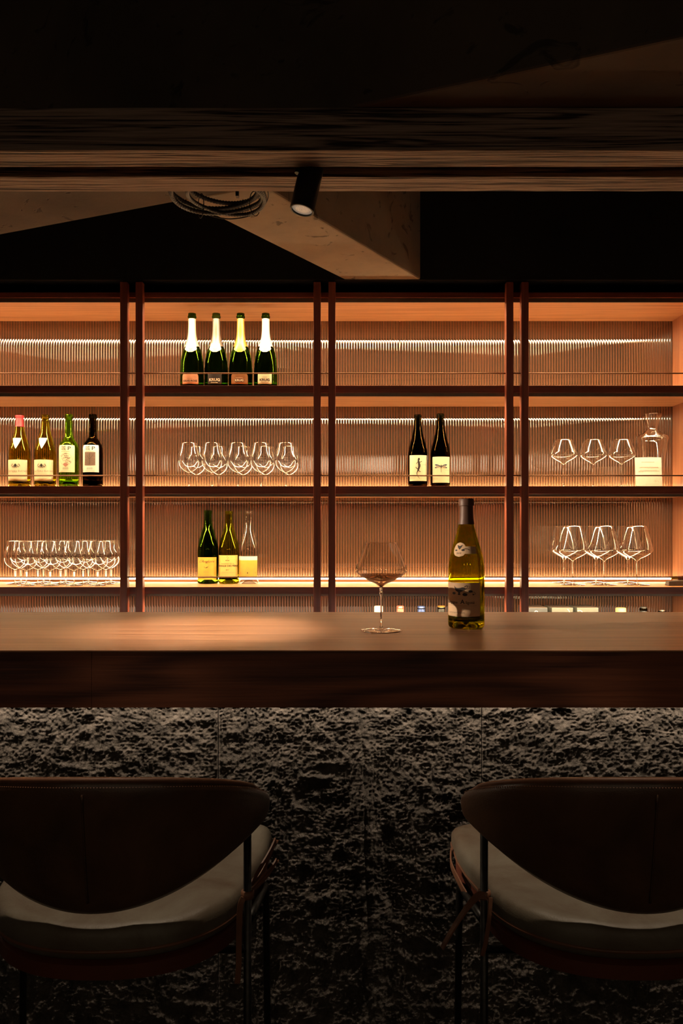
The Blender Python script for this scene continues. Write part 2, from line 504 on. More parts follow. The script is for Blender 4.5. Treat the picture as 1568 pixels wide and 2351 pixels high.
# beam A: back left to front right
An, Aq = (0.10, 2.177), (0.81, 1.889)
Af, Ag = (-0.597, 2.842), (-1.353, 3.156)
slab_between('concrete_beam', [lin(An, Aq, x=-2.0), lin(An, Aq, x=2.9), lin(Af, Ag, x=2.9), lin(Af, Ag, x=-2.0)],
             'raw concrete ceiling beam running diagonally from the back left to the front right', 'concrete_dark')
# beam B: from A to the back wall
Br0, Br1 = (-0.255, 2.761), (0.368, 3.715)
Bl0, Bl1 = (-0.47, 2.927), (0.012, 3.715)
slab_between('concrete_beam', [(-0.36, 2.74), (-0.268, 2.705), lin(Br0, Br1, y=3.718), lin(Bl0, Bl1, y=3.718), (-0.555, 2.825)],
             'raw concrete ceiling beam branching off towards the back wall, its end above the shelves')

struct('ceiling_bulkhead', MB().box(-3.2, 3.2, 3.047, YB_WALL, HB, CEIL_Z), M['dark_plaster'], 'black boxed bulkhead dropping from the ceiling above the shelves', 'bulkhead')
# the pair of weathered timber beams under the ceiling
h_t = CAM_Z + 1.05 * KC
def timber(y0, y1, label):
    y0, y1 = y0 * KC, y1 * KC
    n = 60; mb = MB(); xs = np.linspace(-2.6, 2.6, n)
    vs, fs = [], []
    for i, x in enumerate(xs):
        e = 0.0016 * (vnoise(np.array([x * 9.0]), np.array([y0 * 7]), 3)[0] - .5)
        for (yy, zz) in ((y0, h_t), (y1, h_t), (y1, h_t + 0.1195 * KC - 0.0005), (y0, h_t + 0.1195 * KC - 0.0005)):
            vs.append((x, yy + e, zz + e * 1.5))
    for i in range(n - 1):
        for k in range(4):
            k2 = (k + 1) % 4
            fs.append((i * 4 + k, i * 4 + 4 + k, i * 4 + 4 + k2, i * 4 + k2))
    fs.append((0, 1, 2, 3)); fs.append(tuple((n - 1) * 4 + k for k in (3, 2, 1, 0)))
    o = mb.add(vs, fs).build('timber_beam', M['beam'], bevel=0.002)
    return tag(o, label, 'beam', kind='structure')
timber(2.202, 2.302, 'weathered timber ceiling beam on the stool side of the black spotlight')
timber(2.366, 2.468, 'weathered timber ceiling beam on the shelf side of the black spotlight')

# ------------------------------------------------------------------ back-lit display shelving
YF, YG = 3.07, 3.417
XL, XR = -1.95, 1.42
SH = [(0.918, 0.898), (0.5587, 0.5315), (0.1711, 0.141), (-0.218, -0.2445), (-0.608, -0.636)]   # top, underside (relative to eye level)
SH = [(CAM_Z + a, CAM_Z + b) for a, b in SH]
shelf = empty('display_shelf', (0, YF, 0))
tag(shelf, 'wide reddish wooden display shelving with paired posts, reeded glass back and glowing light strips', 'shelving')
def sbox(name, m, x0, x1, y0, y1, z0, z1, bevel=0.0015, parent=None):
    return MB().box(x0, x1, y0 - YF, y1 - YF, z0, z1).build(name, m, parent or shelf, bevel=bevel)
for i, (zt, zb) in enumerate(SH):
    sbox('shelf_board', M['sapele_lit'], XL, XR, YF + 0.0102, YG + 0.012, zb, zt)
    sbox('board_front_shaded', M['sapele_front_shaded'], XL, XR, YF, YF + 0.010, zb, zt, 0.001)  # front of the same board, its shade painted as darker wood
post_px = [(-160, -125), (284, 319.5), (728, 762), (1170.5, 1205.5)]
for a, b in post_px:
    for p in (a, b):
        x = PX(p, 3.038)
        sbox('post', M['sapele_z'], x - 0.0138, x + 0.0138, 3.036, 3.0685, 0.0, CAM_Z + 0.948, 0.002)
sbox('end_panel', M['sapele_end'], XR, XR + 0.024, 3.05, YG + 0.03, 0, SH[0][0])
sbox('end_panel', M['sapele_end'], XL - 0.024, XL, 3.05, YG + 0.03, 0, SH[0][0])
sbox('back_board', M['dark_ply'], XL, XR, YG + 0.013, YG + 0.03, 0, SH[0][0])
sbox('base_cabinet', M['sapele_lit'], XL, XR, YF + 0.01, YG + 0.012, 0.06, SH[4][1])
# reeded glass
PITCH = 0.0114; NS = 16
joints = [XL, -0.95, 0.25, XR]
for a, b in zip(joints[:-1], joints[1:]):
    for (r0, r1) in zip(SH[:-1], SH[1:]):
        zt, zb = r0[1], r1[0]
        mb = MB(); n = int(round((b - a - 0.002) / PITCH)); p = (b - a - 0.002) / n
        vs, fs = [], []
        for k in range(n):
            x0 = a + 0.001 + k * p; base = len(vs)
            for j in range(NS + 1):
                t = j / NS * 2 - 1
                y = YG - YF - 0.0005 * (1 - t * t) - 0.00026 * (1 - max(0.0, (abs(t) - 0.76) / 0.24) ** 2)
                vs += [(x0 + (t + 1) / 2 * p, y, zb), (x0 + (t + 1) / 2 * p, y, zt)]
            for j in range(NS):
                q = base + 2 * j
                fs.append((q, q + 2, q + 3, q + 1))
        mb.add(vs, fs)
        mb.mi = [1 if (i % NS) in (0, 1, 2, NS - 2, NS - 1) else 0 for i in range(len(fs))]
        tag(mb.build('reeded_glass_pane', [M['reeded'], M['reeded_glint']], shelf, smooth=True), 'bronze reeded glass pane')
# guard rods
for py in (857, 1092, 1325):
    z = PZ(py, 3.052)
    o = MB().tube([(XL, 3.052 - YF, z), (XR, 3.052 - YF, z)], 0.0026, 8).build('guard_rod', M['bronze'], shelf, smooth=True)
    tag(o, 'thin bronze rail')
# light strips: one under the front edge of each shelf, shining back; one along the back of each shelf
def led_front(zb):
    y0 = 3.0805 - YF; k = 1.4
    h = MB()
    lip = 0.0064 + 0.0165 * max(0.0, (zb - CAM_Z) / 3.08)
    sec = [(0, 0), (0, -lip), (0.003, -lip), (0.0032, -0.0056), (0.0175, -0.0003), (0.0175, 0)]
    sec = [(y0 + k * y, zb + k * z) for y, z in sec]
    n = len(sec)
    h.add([(XL, *p) for p in sec] + [(XR, *p) for p in sec],
          [tuple(range(n)), tuple(range(2 * n - 1, n - 1, -1))] + [(i, n + i, n + (i + 1) % n, (i + 1) % n) for i in range(n)])
    h.box(XL, XR, y0 + k * 0.0176, y0 + k * 0.0186, zb - k * 0.0061, zb)
    o = h.build('light_strip', M['strip'], shelf)
    nx = Vector((0, 0.0057, -0.0145)).normalized() * 0.0005
    a = Vector((0, y0 + k * 0.0045, zb - k * 0.0052)) + nx; b = Vector((0, y0 + k * 0.0165, zb - k * 0.0007)) + nx
    MB().add([(XL + 0.01, a.y, a.z), (XR - 0.01, a.y, a.z), (XR - 0.01, b.y, b.z), (XL + 0.01, b.y, b.z)], [(0, 1, 2, 3)]).build('diffuser', M['led_front'], o)
for (zt, zb) in SH[:4]: led_front(zb)
def led_rear(zt):
    y0, y1 = 3.392 - YF, 3.406 - YF
    o = MB().box(XL, XR - 0.012, y0, y1, zt, zt + 0.003).build('light_strip', M['alu'], shelf)
    MB().box(XL, XR - 0.012, y0 - 0.0014, y0 - 0.0002, zt, zt + 0.0098).build('cover_strip', M['sapele_lit'], o)
    MB().box(XL + 0.004, XR - 0.016, y0 + 0.001, y1 - 0.001, zt + 0.0032, zt + 0.0158).build('diffuser', M['led_rear'], o)
for (zt, zb) in SH[1:4]: led_rear(zt)

# ------------------------------------------------------------------ bar counter
YC0, YC1 = 1.476, 2.17
ZC = 1.08
bar = empty('bar_counter', (0, YC0, 0))
tag(bar, 'long brown timber bar counter with a thick dark fascia over the stone front', 'bar counter')
def bbox(name, m, x0, x1, y0, y1, z0, z1, bevel=0.0015, parent=None):
    return MB().box(x0, x1, y0 - YC0, y1 - YC0, z0, z1).build(name, m, parent or bar, bevel=bevel)
bbox('counter_top', M['counter'], -2.6, 2.6, YC0, YC1, ZC - 0.004, ZC, 0.001)
bbox('core_board', M['dark_ply'], -2.6, 2.6, YC0 + 0.031, YC1, ZC - 0.032, ZC - 0.0042, 0)
ZF0 = ZC - 0.1065
xj = PX(210, YC0)
for a, b in ((-2.6, xj - 0.0002), (xj + 0.0002, 2.6)):
    bbox('fascia_board', M['fascia'], a, b, YC0 + 0.001, YC0 + 0.03, ZF0, ZC - 0.0042, 0.0006)
bbox('soffit_board', M['dark_ply'], -2.6, 2.6, YC0 + 0.031, YC1 - 0.02, ZC - 0.05, ZC - 0.033, 0)
# strip washing the stone
YS = 1.80
o = bbox('light_strip', M['alu'], -2.4, 2.4, 1.700, 1.722, ZC - 0.064, ZC - 0.0505, 0)
MB().add([(-2.39, 1.7225 - YC0, ZC - 0.0595), (2.39, 1.7225 - YC0, ZC - 0.0595), (2.39, 1.7275 - YC0, ZC - 0.0505), (-2.39, 1.7275 - YC0, ZC - 0.0505)], [(0, 1, 2, 3)]).build('diffuser', M['led_stone'], o)
# bartender's side: worktop lit by a strip under the counter's inner edge
o = bbox('light_strip', M['alu'], -2.4, 2.4, 2.12, 2.142, ZC - 0.06, ZC - 0.0505, 0)
MB().add([(-2.39, 2.126 - YC0, ZC - 0.0615), (2.39, 2.126 - YC0, ZC - 0.0615), (2.39, 2.138 - YC0, ZC - 0.0535), (-2.39, 2.138 - YC0, ZC - 0.0535), (-2.39, 2.1255 - YC0, ZC - 0.0605), (2.39, 2.1255 - YC0, ZC - 0.0605), (2.39, 2.1375 - YC0, ZC - 0.0505), (-2.39, 2.1375 - YC0, ZC - 0.0505)], [(0, 3, 2, 1), (4, 5, 6, 7), (0, 1, 5, 4), (2, 3, 7, 6)]).build('diffuser', M['led_work'], o)
tag(bbox('worktop', M['steel'], -2.5, 2.5, 2.0, 2.64, 0.80, 0.84), 'steel worktop on the inner side')
bbox('carcass', M['dark_ply'], -2.5, 2.5, 2.02, 2.52, 0.0, 0.7995, 0)

# rough stone front made of slabs
stone = empty('stone_bar_front', (0, YS, 0))
tag(stone, 'rough split dark stone slabs cladding the front of the bar below the counter', 'stone cladding')
pw = 0.5926; xs0 = PX(502, YS)
def slab(x0, x1, res, seed):
    z0, z1 = 0.0, ZC - 0.052
    nx, nz = max(4, int((x1 - x0) / res)), int((z1 - z0) / res)
    X, Z = np.meshgrid(np.linspace(x0 + 0.0008, x1 - 0.0008, nx), np.linspace(z0, z1, nz), indexing='ij')
    wx = X + 0.03 * (vnoise(X * 9 + 5, Z * 9 + 31, 21) - .5); wz = Z + 0.03 * (vnoise(X * 9 + 50, Z * 9 + 3, 22) - .5)
    h = np.zeros_like(X)
    for fr, am, sd in ((3.2, 0.012, 1), (9, 0.013, 2), (26, 0.0070, 3), (58, 0.0045, 4), (115, 0.0056, 5), (230, 0.0042, 6), (410, 0.0020, 7)):
        nn = vnoise(wx * fr + 13.7 * sd, wz * fr * (0.8 if fr < 10 else 1.15) + 7.1 * sd, sd)
        if fr > 8: nn = 1 - np.abs(2 * nn - 1) if fr in (26, 115) else nn
        h += am * (nn - 0.5)
    # a long split ridge running down the middle slab
    xr = PX(845, YS) + 0.02 * np.sin(Z * 5.0) + 0.012 * (vnoise(Z * 14, X * 0 + 2, 9) - .5)
    h += 0.012 * np.clip(1 - np.abs(X - xr) / 0.035, 0, 1)
    xr2 = PX(575, YS) - 0.02 * (Z - 0.8) + 0.02 * (vnoise(Z * 10, X * 0 + 5, 8) - .5)
    h += np.where(X > xr2, 0.007, 0.0) * np.where(np.abs(X - xr2) < 0.25, 1, 0)
    edge = np.minimum(np.minimum(X - x0, x1 - X) / 0.004, 1.0)
    Y = -0.008 - h * np.clip(edge, 0.25, 1)
    V = np.stack([X, Y, Z], -1).reshape(-1, 3)
    idx = np.arange(nx * nz).reshape(nx, nz)
    Fq = np.stack([idx[:-1, :-1], idx[1:, :-1], idx[1:, 1:], idx[:-1, 1:]], -1).reshape(-1, 4)
    me = bpy.data.meshes.new('stone_slab')
    nf = len(Fq)
    me.vertices.add(len(V)); me.vertices.foreach_set('co', V.astype(np.float32).ravel())
    me.loops.add(nf * 4); me.loops.foreach_set('vertex_index', Fq.astype(np.int32).ravel())
    me.polygons.add(nf); me.polygons.foreach_set('loop_start', np.arange(0, nf * 4, 4, dtype=np.int32))
    me.materials.append(M['stone'])
    me.polygons.foreach_set('use_smooth', [True] * len(me.polygons))
    me.update()
    o = bpy.data.objects.new('stone_slab', me); COL.objects.link(o); o.parent = stone
    return o
for k in range(-2, 3):
    slab(xs0 + k * pw, xs0 + (k + 1) * pw, 0.0019 if k in (-1, 0, 1) else 0.02, 40 + k)
MB().box(-1.5, 1.53, 0.02, 0.06, 0, ZC - 0.052).build('backing', M['dark_ply'], stone)

# bag hook under the counter
hook = empty('bag_hook', (PX(186, 1.54), 1.54, ZC - 0.05))
tag(hook, 'small shiny double bag hook fixed under the counter edge', 'hook')
MB().box(-0.026, 0.026, -0.006, 0.006, -0.004, 0.0).build('plate', M['chrome'], hook, bevel=0.001)
for s in (-1, 1):
    cx_ = s * 0.0165
    path = [(cx_ - 0.006, 0, -0.004), (cx_ - 0.006, 0, -0.0655)] + [(cx_ - 0.006 * math.cos(a), 0, -0.0655 - 0.008 * math.sin(a)) for a in np.linspace(0.2, PI - 0.2, 8)] + [(cx_ + 0.006, 0, -0.0655), (cx_ + 0.006, 0, -0.05)]
    MB().tube(path, 0.0018, 8).build('hook_arm', M['chrome'], hook, smooth=True)

# ------------------------------------------------------------------ bar stools
def interp(x, xs, ys):
    return float(np.interp(x, xs, ys))
U_K = [0, .25, .5, .75, .9]
BOT = [.800, .813, .845, .863, .880]
TOP = [.990, .985, .966, .936, .905]
_pb = np.polyfit(np.array(U_K) ** 2, BOT, 2); _pt = np.polyfit(np.array(U_K) ** 2, TOP, 2)
def zbot(u): return float(np.polyval(_pb, u * u))
def ztop(u): return float(np.polyval(_pt, u * u))
def seat_outline(scale=1.0, n=40, grow=0.0):
    a, b = 0.186 * scale + grow, 0.182 * scale + grow
    pts = []
    # front edge (towards the bar), corners rounded
    fx, fy, rc = 0.203 * scale + grow, 0.205 * scale + grow, 0.03
    for k in range(7):
        t = k / 6 * PI / 2
        pts.append((fx - rc + rc * math.sin(PI / 2 - t + 0.0), fy - rc + rc * math.sin(t)))
    pts = pts[::1]
    right = [(fx, 0.10), (0.197 * scale + grow, 0.05)]
    rear = []
    for k in range(n + 1):
        t = k / n * PI
        e = 0.86
        c, s_ = math.cos(t), math.sin(t)
        rear.append((a * math.copysign(abs(c) ** e, c), -b * abs(s_) ** e))
    left = [(-x, y) for x, y in right[::-1]]
    cl = [(-x, y) for x, y in pts[::-1]]
    return pts[::-1] + right + rear + left + [(-x, y) for x, y in pts]
def make_stool(loc, label, straps):
    st = empty('bar_stool', loc)
    tag(st, label, 'bar stool', 'leather bar stools along the counter')
    # curved padded backrest, one closed skin
    nu, nc = 60, 20
    vs, fs = [], []
    umax = 0.905
    for i in range(nu + 1):
        u = -umax + 2 * umax * i / nu
        au = abs(u)
        zt, zb = ztop(au), zbot(au)
        endf = math.sqrt(max(0.0, 1 - max(0, (au - 0.80) / (umax - 0.80)) ** 2.2))
        zm, hh = (zt + zb) / 2, (zt - zb) / 2 * max(endf, 0.03)
        th = 0.0165 * max(endf, 0.05)
        px, py = 0.205 * math.sin(u * PI / 2), -0.19 * math.cos(u * PI / 2)
        nrm = Vector((px / 0.205 ** 2, py / 0.19 ** 2, 0)).normalized()
        for k in range(nc):
            a = 2 * PI * k / nc
            ca, sa = math.cos(a), math.sin(a)
            ex = 0.55
            rz = math.copysign(abs(sa) ** ex, sa); rr = math.copysign(abs(ca) ** 0.8, ca)
            z = zm + hh * rz
            lean = 0.16 * (z - 0.86)
            off = th * rr + lean
            vs.append((px + nrm.x * off, py + nrm.y * off, z))
    for i in range(nu):
        for k in range(nc):
            k2 = (k + 1) % nc
            fs.append((i * nc + k, i * nc + k2, (i + 1) * nc + k2, (i + 1) * nc + k))
    fs.append(tuple(range(nc))); fs.append(tuple(nu * nc + k for k in range(nc - 1, -1, -1)))
    back = MB().add(vs, fs).build('backrest', M['leather'], st, smooth=True)
    def bp(u, fz, out):
        au = abs(u); zt, zb = ztop(au), zbot(au)
        z = zb + (zt - zb) * fz
        px, py = 0.205 * math.sin(u * PI / 2), -0.19 * math.cos(u * PI / 2)
        nrm = Vector((px / 0.205 ** 2, py / 0.19 ** 2, 0)).normalized()
        off = out + 0.16 * (z - 0.86)
        return (px + nrm.x * off, py + nrm.y * off, z)
    pip = [bp(u, 0.985 - 0.10 * max(0, abs(u) - .7) / .1, 0.006) for u in np.linspace(-0.84, 0.84, 60)]
    MB().tube(pip, 0.0034, 8).build('top_piping', M['strap'], back, smooth=True)
    sm = [bp(0.0, f, 0.0158 + 0.0016 * math.sin(f * PI)) for f in np.linspace(0.12, 0.9, 14)]
    MB().tube(sm, 0.0012, 6).build('centre_seam', M['leather'], back, smooth=True)
    stt = MB()
    for u in np.linspace(-0.8, 0.8, 150):
        p, q = bp(u, 0.945, 0.0135), bp(u + 0.0055, 0.945, 0.0135)
        stt.tube([p, q], 0.0007, 4)
    o = stt.build('stitching', M['strap'], back); o['kind'] = 'stuff'
    # cushion
    def cushion(name, mat, z0, z1, puff, scale=1.0, grow=0.0, nr=9):
        out = seat_outline(scale, grow=grow); n = len(out); mb = MB(); vs, fs = [], []
        rings = []
        prof = []
        for k in range(nr + 1):          # bottom -> side -> top
            t = k / nr * PI - PI / 2
            prof.append((math.cos(t) ** 0.6 if math.cos(t) > 0 else 0, math.sin(t)))
        zc, zh = (z0 + z1) / 2, (z1 - z0) / 2
        ins = [(0.0, 0.0)] 
        for k, (c, s_) in enumerate(prof):
            inset = (1 - c) * puff
            rings.append([((1 - inset / 0.2) * x, (1 - inset / 0.2) * y, zc + zh * s_) for x, y in out])
        top = rings[-1]
        for f in (0.75, 0.45, 0.15):
            rings.append([(x * f / 1.0, y * f + 0.0, z + 0.006 * (1 - f)) for x, y, z in top])
        for r in rings:
            for (x, y, z) in r:
                wr = 0.0035 * (vnoise(np.array([x * 26 + y * 14 + 9]), np.array([y * 40 - x * 9 + 3]), 5)[0] - .5) if z > zc else 0
                vs.append((x, y, z + wr))
        for i in range(len(rings) - 1):
            for k in range(n):
                k2 = (k + 1) % n
                fs.append((i * n + k, i * n + k2, (i + 1) * n + k2, (i + 1) * n + k))
        fs.append(tuple(range(n - 1, -1, -1))); fs.append(tuple((len(rings) - 1) * n + k for k in range(n)))
        return mb.add(vs, fs).build(name, mat, st, smooth=True)
    seat = cushion('seat_cushion', M['leather_seat'], 0.737, 0.783, 0.02)
    ol = seat_outline(1.0, grow=-0.001)
    MB().tube([(x, y, 0.752) for x, y in ol], 0.0026, 6, closed=True).build('edge_piping', M['strap'], seat, smooth=True)
    # bent seat shell below
    out = seat_outline(0.965); n = len(out); vs, fs = [], []
    for sc, z in ((0.93, 0.706), (1.0, 0.712), (1.0, 0.731), (0.97, 0.7335)):
        vs += [(x * sc, y * sc, z) for x, y in out]
    for i in range(3):
        for k in range(n):
            k2 = (k + 1) % n
            fs.append((i * n + k, i * n + k2, (i + 1) * n + k2, (i + 1) * n + k))
    fs.append(tuple(range(n - 1, -1, -1))); fs.append(tuple(3 * n + k for k in range(n)))
    MB().add(vs, fs).build('seat_shell', M['leather_tan'], st, angle=40)
    # frame
    R = 0.0058
    for s in (-1, 1):
        MB().tube([(s * 0.1895, -0.072, 0.0), (s * 0.1895, -0.072, 0.9)], R, 12).build('leg', M['tube'], st, smooth=True)
        arc = [(s * 0.2, 0.09 - 0.022 * (1 - math.sin(a)), 0.723 - 0.022 * (1 - math.cos(a))) for a in np.linspace(0, PI / 2, 6)]
        arc = [(s * 0.2, 0.075 + 0.022 * math.sin(a), 0.701 + 0.022 * math.cos(a)) for a in np.linspace(0, PI / 2, 6)]
        MB().tube([(s * 0.191, -0.066, 0.738), (s * 0.196, 0.0, 0.73)] + arc + [(s * 0.204, 0.1, 0.35), (s * 0.208, 0.105, 0.0)], R, 12).build('leg', M['tube'], st, smooth=True)
        MB().tube([(s * 0.1895, -0.072, 0.27), (s * 0.2055, 0.1, 0.27)], R * 0.9, 10).build('side_stretcher', M['tube'], st, smooth=True)
    MB().tube([(-0.2055, 0.1, 0.27), (0.2055, 0.1, 0.27)], R, 10).build('footrest', M['tube'], st, smooth=True)
    MB().tube([(-0.1895, -0.072, 0.27), (0.1895, -0.072, 0.27)], R * 0.9, 10).build('rear_stretcher', M['tube'], st, smooth=True)
    MB().tube([(-0.1895, -0.072, 0.699), (0.1895, -0.072, 0.699)], R, 10).build('seat_support', M['tube'], st, smooth=True)
    MB().tube([(-0.2, 0.05, 0.7), (0.2, 0.05, 0.7)], R, 10).build('seat_support', M['tube'], st, smooth=True)
    for path, wd, side in straps:
        MB().ribbon(crom(path, 6), wd, 0.0022, Vector(side)).build('tie_strap', M['strap'], st, angle=50)
    for s in (-1, 1):
        MB().lathe([(R + 0.0004, -0.006), (R + 0.0035, -0.005), (R + 0.004, 0), (R + 0.0035, 0.005), (R + 0.0004, 0.006)], 14, c=(s * 0.1895, -0.072, 0.778)).build('strap_knot', M['strap'], st, smooth=True)
    return st
# straps in stool coordinates
def loop_straps(s):
    return [([(s * .183, -.014, .752), (s * .197, .01, .772), (s * .212, .04, .79), (s * .219, .058, .80), (s * .217, .064, .793), (s * .203, .03, .768), (s * .186, -.008, .752)], 0.009, (0.2 * s, 0.8, -0.6)),
            ([(s * .184, -.014, .752), (s * .2, .0, .764), (s * .217, .02, .776), (s * .223, .03, .782), (s * .221, .034, .776), (s * .206, .008, .762), (s * .186, -.01, .752)], 0.007, (0.2 * s, 0.8, -0.6)),
            ([(s * .181, -.024, .752), (s * .176, -.026, .738), (s * .1745, -.026, .70), (s * .174, -.026, .655), (s * .172, -.026, .63)], 0.008, (1, 0.2, 0))]
def hang_straps(s):
    return [([(s * .182, -.022, .752), (s * .196, -.03, .757), (s * .212, -.035, .744), (s * .232, -.04, .718), (s * .25, -.045, .69)], 0.010, (0.3, 0.6, 0.6)),
            ([(s * .178, -.025, .752), (s * .181, -.03, .725), (s * .186, -.03, .69), (s * .191, -.03, .672)], 0.006, (1, 0.2, 0)),
            ([(s * .206, .15, .752), (s * .212, .11, .745), (s * .205, .06, .735), (s * .199, .035, .728)], 0.010, (0, 0.3, 1))]
def shifted(straps, s, keep=()):
    return [(p if i in keep else [(x + s * 0.004, y - 0.056, z + 0.025) for x, y, z in p], w_, sd) for i, (p, w_, sd) in enumerate(straps)]
make_stool((-0.325, 1.22, 0), 'dark leather bar stool with tan strap loops tied up at the side of its seat', shifted(loop_straps(1), 1) + shifted(loop_straps(-1), -1))
make_stool((0.395, 1.22, 0), 'dark leather bar stool with loose strap ends dangling below its seat', shifted(hang_straps(-1), -1, (2,)) + shifted(hang_straps(1), 1, (2,)))

# ------------------------------------------------------------------ spotlights
def make_spot(base, length, target, label, energy, cone, group='black cylindrical spotlights', bracket=0.03, r=0.0325, blend=0.7, col=(1.0, 0.8, 0.58)):
    """base = centre of the top end; the cylinder points to the target"""
    e = empty('spotlight', base); tag(e, label, 'spotlight', group)
    d = (Vector(target) - Vector(base)).normalized()
    q = (-d).to_track_quat('Z', 'Y')
    Mx = q.to_matrix().to_4x4()
    def part(mb, name, m, parent=e, **k):
        mb.v = [tuple(Mx @ Vector(v)) for v in mb.v]
        return mb.build(name, m, parent, **k)
    body = part(MB().lathe([(0, 0), (r * 0.93, 0), (r, -0.003), (r, -length + 0.001), (r * 0.97, -length), (r * 0.86, -length), (r * 0.84, -length + 0.006), (0, -length + 0.0065)], 40), 'housing', M['black_metal'], angle=35)
    part(MB().lathe([(0, -length + 0.004), (r * 0.45, -length + 0.0028), (r * 0.835, -length + 0.0036), (r * 0.835, -length + 0.006), (0, -length + 0.006)], 32), 'lens', M['lens'], parent=body, smooth=True)
    MB().tube([(0, 0, -0.01), (0, 0, bracket)], 0.006, 10).build('bracket', M['black_metal'], e, smooth=True)
    part(MB().lathe([(0, -0.03), (0.008, -0.03), (0.008, -0.02), (0, -0.02)], 12, c=(0, r + 0.001, 0)), 'pivot_screw', M['black_metal'])
    L = bpy.data.lights.new('spotlight_beam', 'SPOT'); L.energy = energy; L.color = col
    L.spot_size = math.radians(cone); L.spot_blend = blend; L.shadow_soft_size = 0.02
    lo = bpy.data.objects.new('spotlight_beam', L); COL.objects.link(lo); lo.parent = e
    lo.location = d * (length + 0.004); lo.rotation_euler = q.to_euler()
    return e
d_s = 2.334 * KC
top = Vector((PX(716, d_s), d_s, PZ(384, d_s)))
make_spot(top, 0.112, (PX(470, 1.80), 1.80, ZC), 'black cylindrical spotlight tilted down between the two timber beams', SPOT_COUNTER, 38, bracket=0.085, blend=1.0, r=0.0292, col=(1.0, 0.84, 0.60))
for x, wh in ((-0.36, 'strap loops'), (0.44, 'dangling straps')):
    make_spot((x, 1.25, CEIL_Z - 0.03), 0.125, (x, 1.24, 0.78), 'black cylindrical ceiling spotlight shining straight down on the stool with ' + wh, SPOT_STOOL, 18, bracket=0.03, blend=0.4)
make_spot((-2.75, 1.42, 2.0), 0.125, (0.25, 1.80, 1.17), 'black cylindrical spotlight hung on a rod, shining along the counter', SPOT_SIDE, 30, bracket=CEIL_Z - 2.0, blend=0.9)
for x in (1.45,):
    make_spot((x, d_s, PZ(384, d_s)), 0.125, (x * 0.98, 1.80, ZC), 'black cylindrical spotlight between the timber beams near an end of the bar', SPOT_COUNTER, 44, bracket=0.085)

# globe lamps on the wall opposite the bar
M['globe'] = emis('lamp_globe', (1.0, 0.76, 0.5), WALL_LAMP)
for x in (-1.5, 0.1, 1.6):
    e = empty('wall_lamp', (x, -2.6, 2.08)); tag(e, 'white globe wall lamp on the dark wall opposite the bar', 'wall lamp', 'globe wall lamps')
    MB().lathe([(0, 0), (.045, 0), (.045, .006), (.01, .01), (.008, .06), (0, .06)], 24).build('arm', M['black_metal'], e, angle=40).rotation_euler = (-PI / 2, 0, 0)
    MB().lathe([(.1 * math.sin(t), .15 - .1 * math.cos(t)) for t in np.linspace(0.0001, PI - .0001, 14)], 24).build('globe', M['globe'], e, smooth=True).rotation_euler = (-PI / 2, 0, 0)

# coil of corrugated conduit hanging behind the timber beams
coil = empty('conduit_coil', (-0.41 * KC, 2.63 * KC, CAM_Z + 1.105 * KC))
coil.scale = (KC, KC, KC); tag(coil, 'coil of dark corrugated conduit slung under the concrete beam', 'conduit')
for k, (rx, ry, dz, cx_, r0) in enumerate(((0.150, 0.142, 0.0, 0.0, 0.0085), (0.146, 0.135, 0.017, -0.012, 0.0085), (0.132, 0.13, 0.034, 0.022, 0.008), (0.125, 0.146, -0.003, 0.03, 0.0075))):
    n = 320; path, rad = [], []
    for i in range(n):
        a = 2 * PI * i / n
        path.append((cx_ + rx * math.cos(a), ry * math.sin(a), dz + 0.006 * math.sin(2 * a + k)))
        rad.append(r0 * (1.0 if i % 4 < 2 else 0.82))
    MB().tube(path, rad, 10, closed=True).build('conduit', M['rubber'], coil, smooth=True)
for a in (0.75, 2.2):
    p = Vector((0.01 + 0.142 * math.cos(a), 0.137 * math.sin(a), 0.012))
    rad = Vector((math.cos(a), math.sin(a), 0)); ring = [p + rad * 0.022 * math.cos(t) + Vector((0, 0, 0.042 * math.sin(t))) for t in np.linspace(0, 2 * PI, 17)[:-1]]
    MB().tube(ring, 0.0016, 6, closed=True).build('cable_tie', M['black_metal'], coil, smooth=True)
MB().tube(crom([(0.16, -0.05, 0.03), (0.165, 0.03, 0.005), (0.11, 0.12, -0.012), (0.02, 0.16, -0.014), (-0.05, 0.15, -0.006)], 8), 0.0022, 6).build('wire', M['black_metal'], coil, smooth=True)
MB().box(0.06, 0.07, 0.0, 0.02, 0.0, 0.064).build('hanger', M['black_metal'], coil)

# ------------------------------------------------------------------ lettering and bottle helpers
def text2d(s, size, cx=0.0, cz=0.0, bold=0.0, shear=0.0, sx=1.0, spacing=1.0):
    cu = bpy.data.curves.new('t', 'FONT'); cu.body = s; cu.size = 1.0; cu.align_x = 'CENTER'; cu.align_y = 'CENTER'
    cu.offset = bold / size; cu.shear = shear; cu.space_character = spacing; cu.resolution_u = 3
    ob = bpy.data.objects.new('t', cu)
    me = bpy.data.meshes.new_from_object(ob)
    vs = [(v.co.x * size * sx + cx, v.co.y * size + cz) for v in me.vertices]; fs = [tuple(p.vertices) for p in me.polygons]
    bpy.data.objects.remove(ob); bpy.data.curves.remove(cu); bpy.data.meshes.remove(me)
    return vs, fs
def bar2d(x0, x1, z, t, n=8):
    vs, fs = [], []
    for i in range(n + 1):
        x = x0 + (x1 - x0) * i / n; vs += [(x, z - t / 2), (x, z + t / 2)]
    for i in range(n): fs.append((2 * i, 2 * i + 2, 2 * i + 3, 2 * i + 1))
    return vs, fs
def poly2d(pts):
    return list(pts), [tuple(range(len(pts)))]
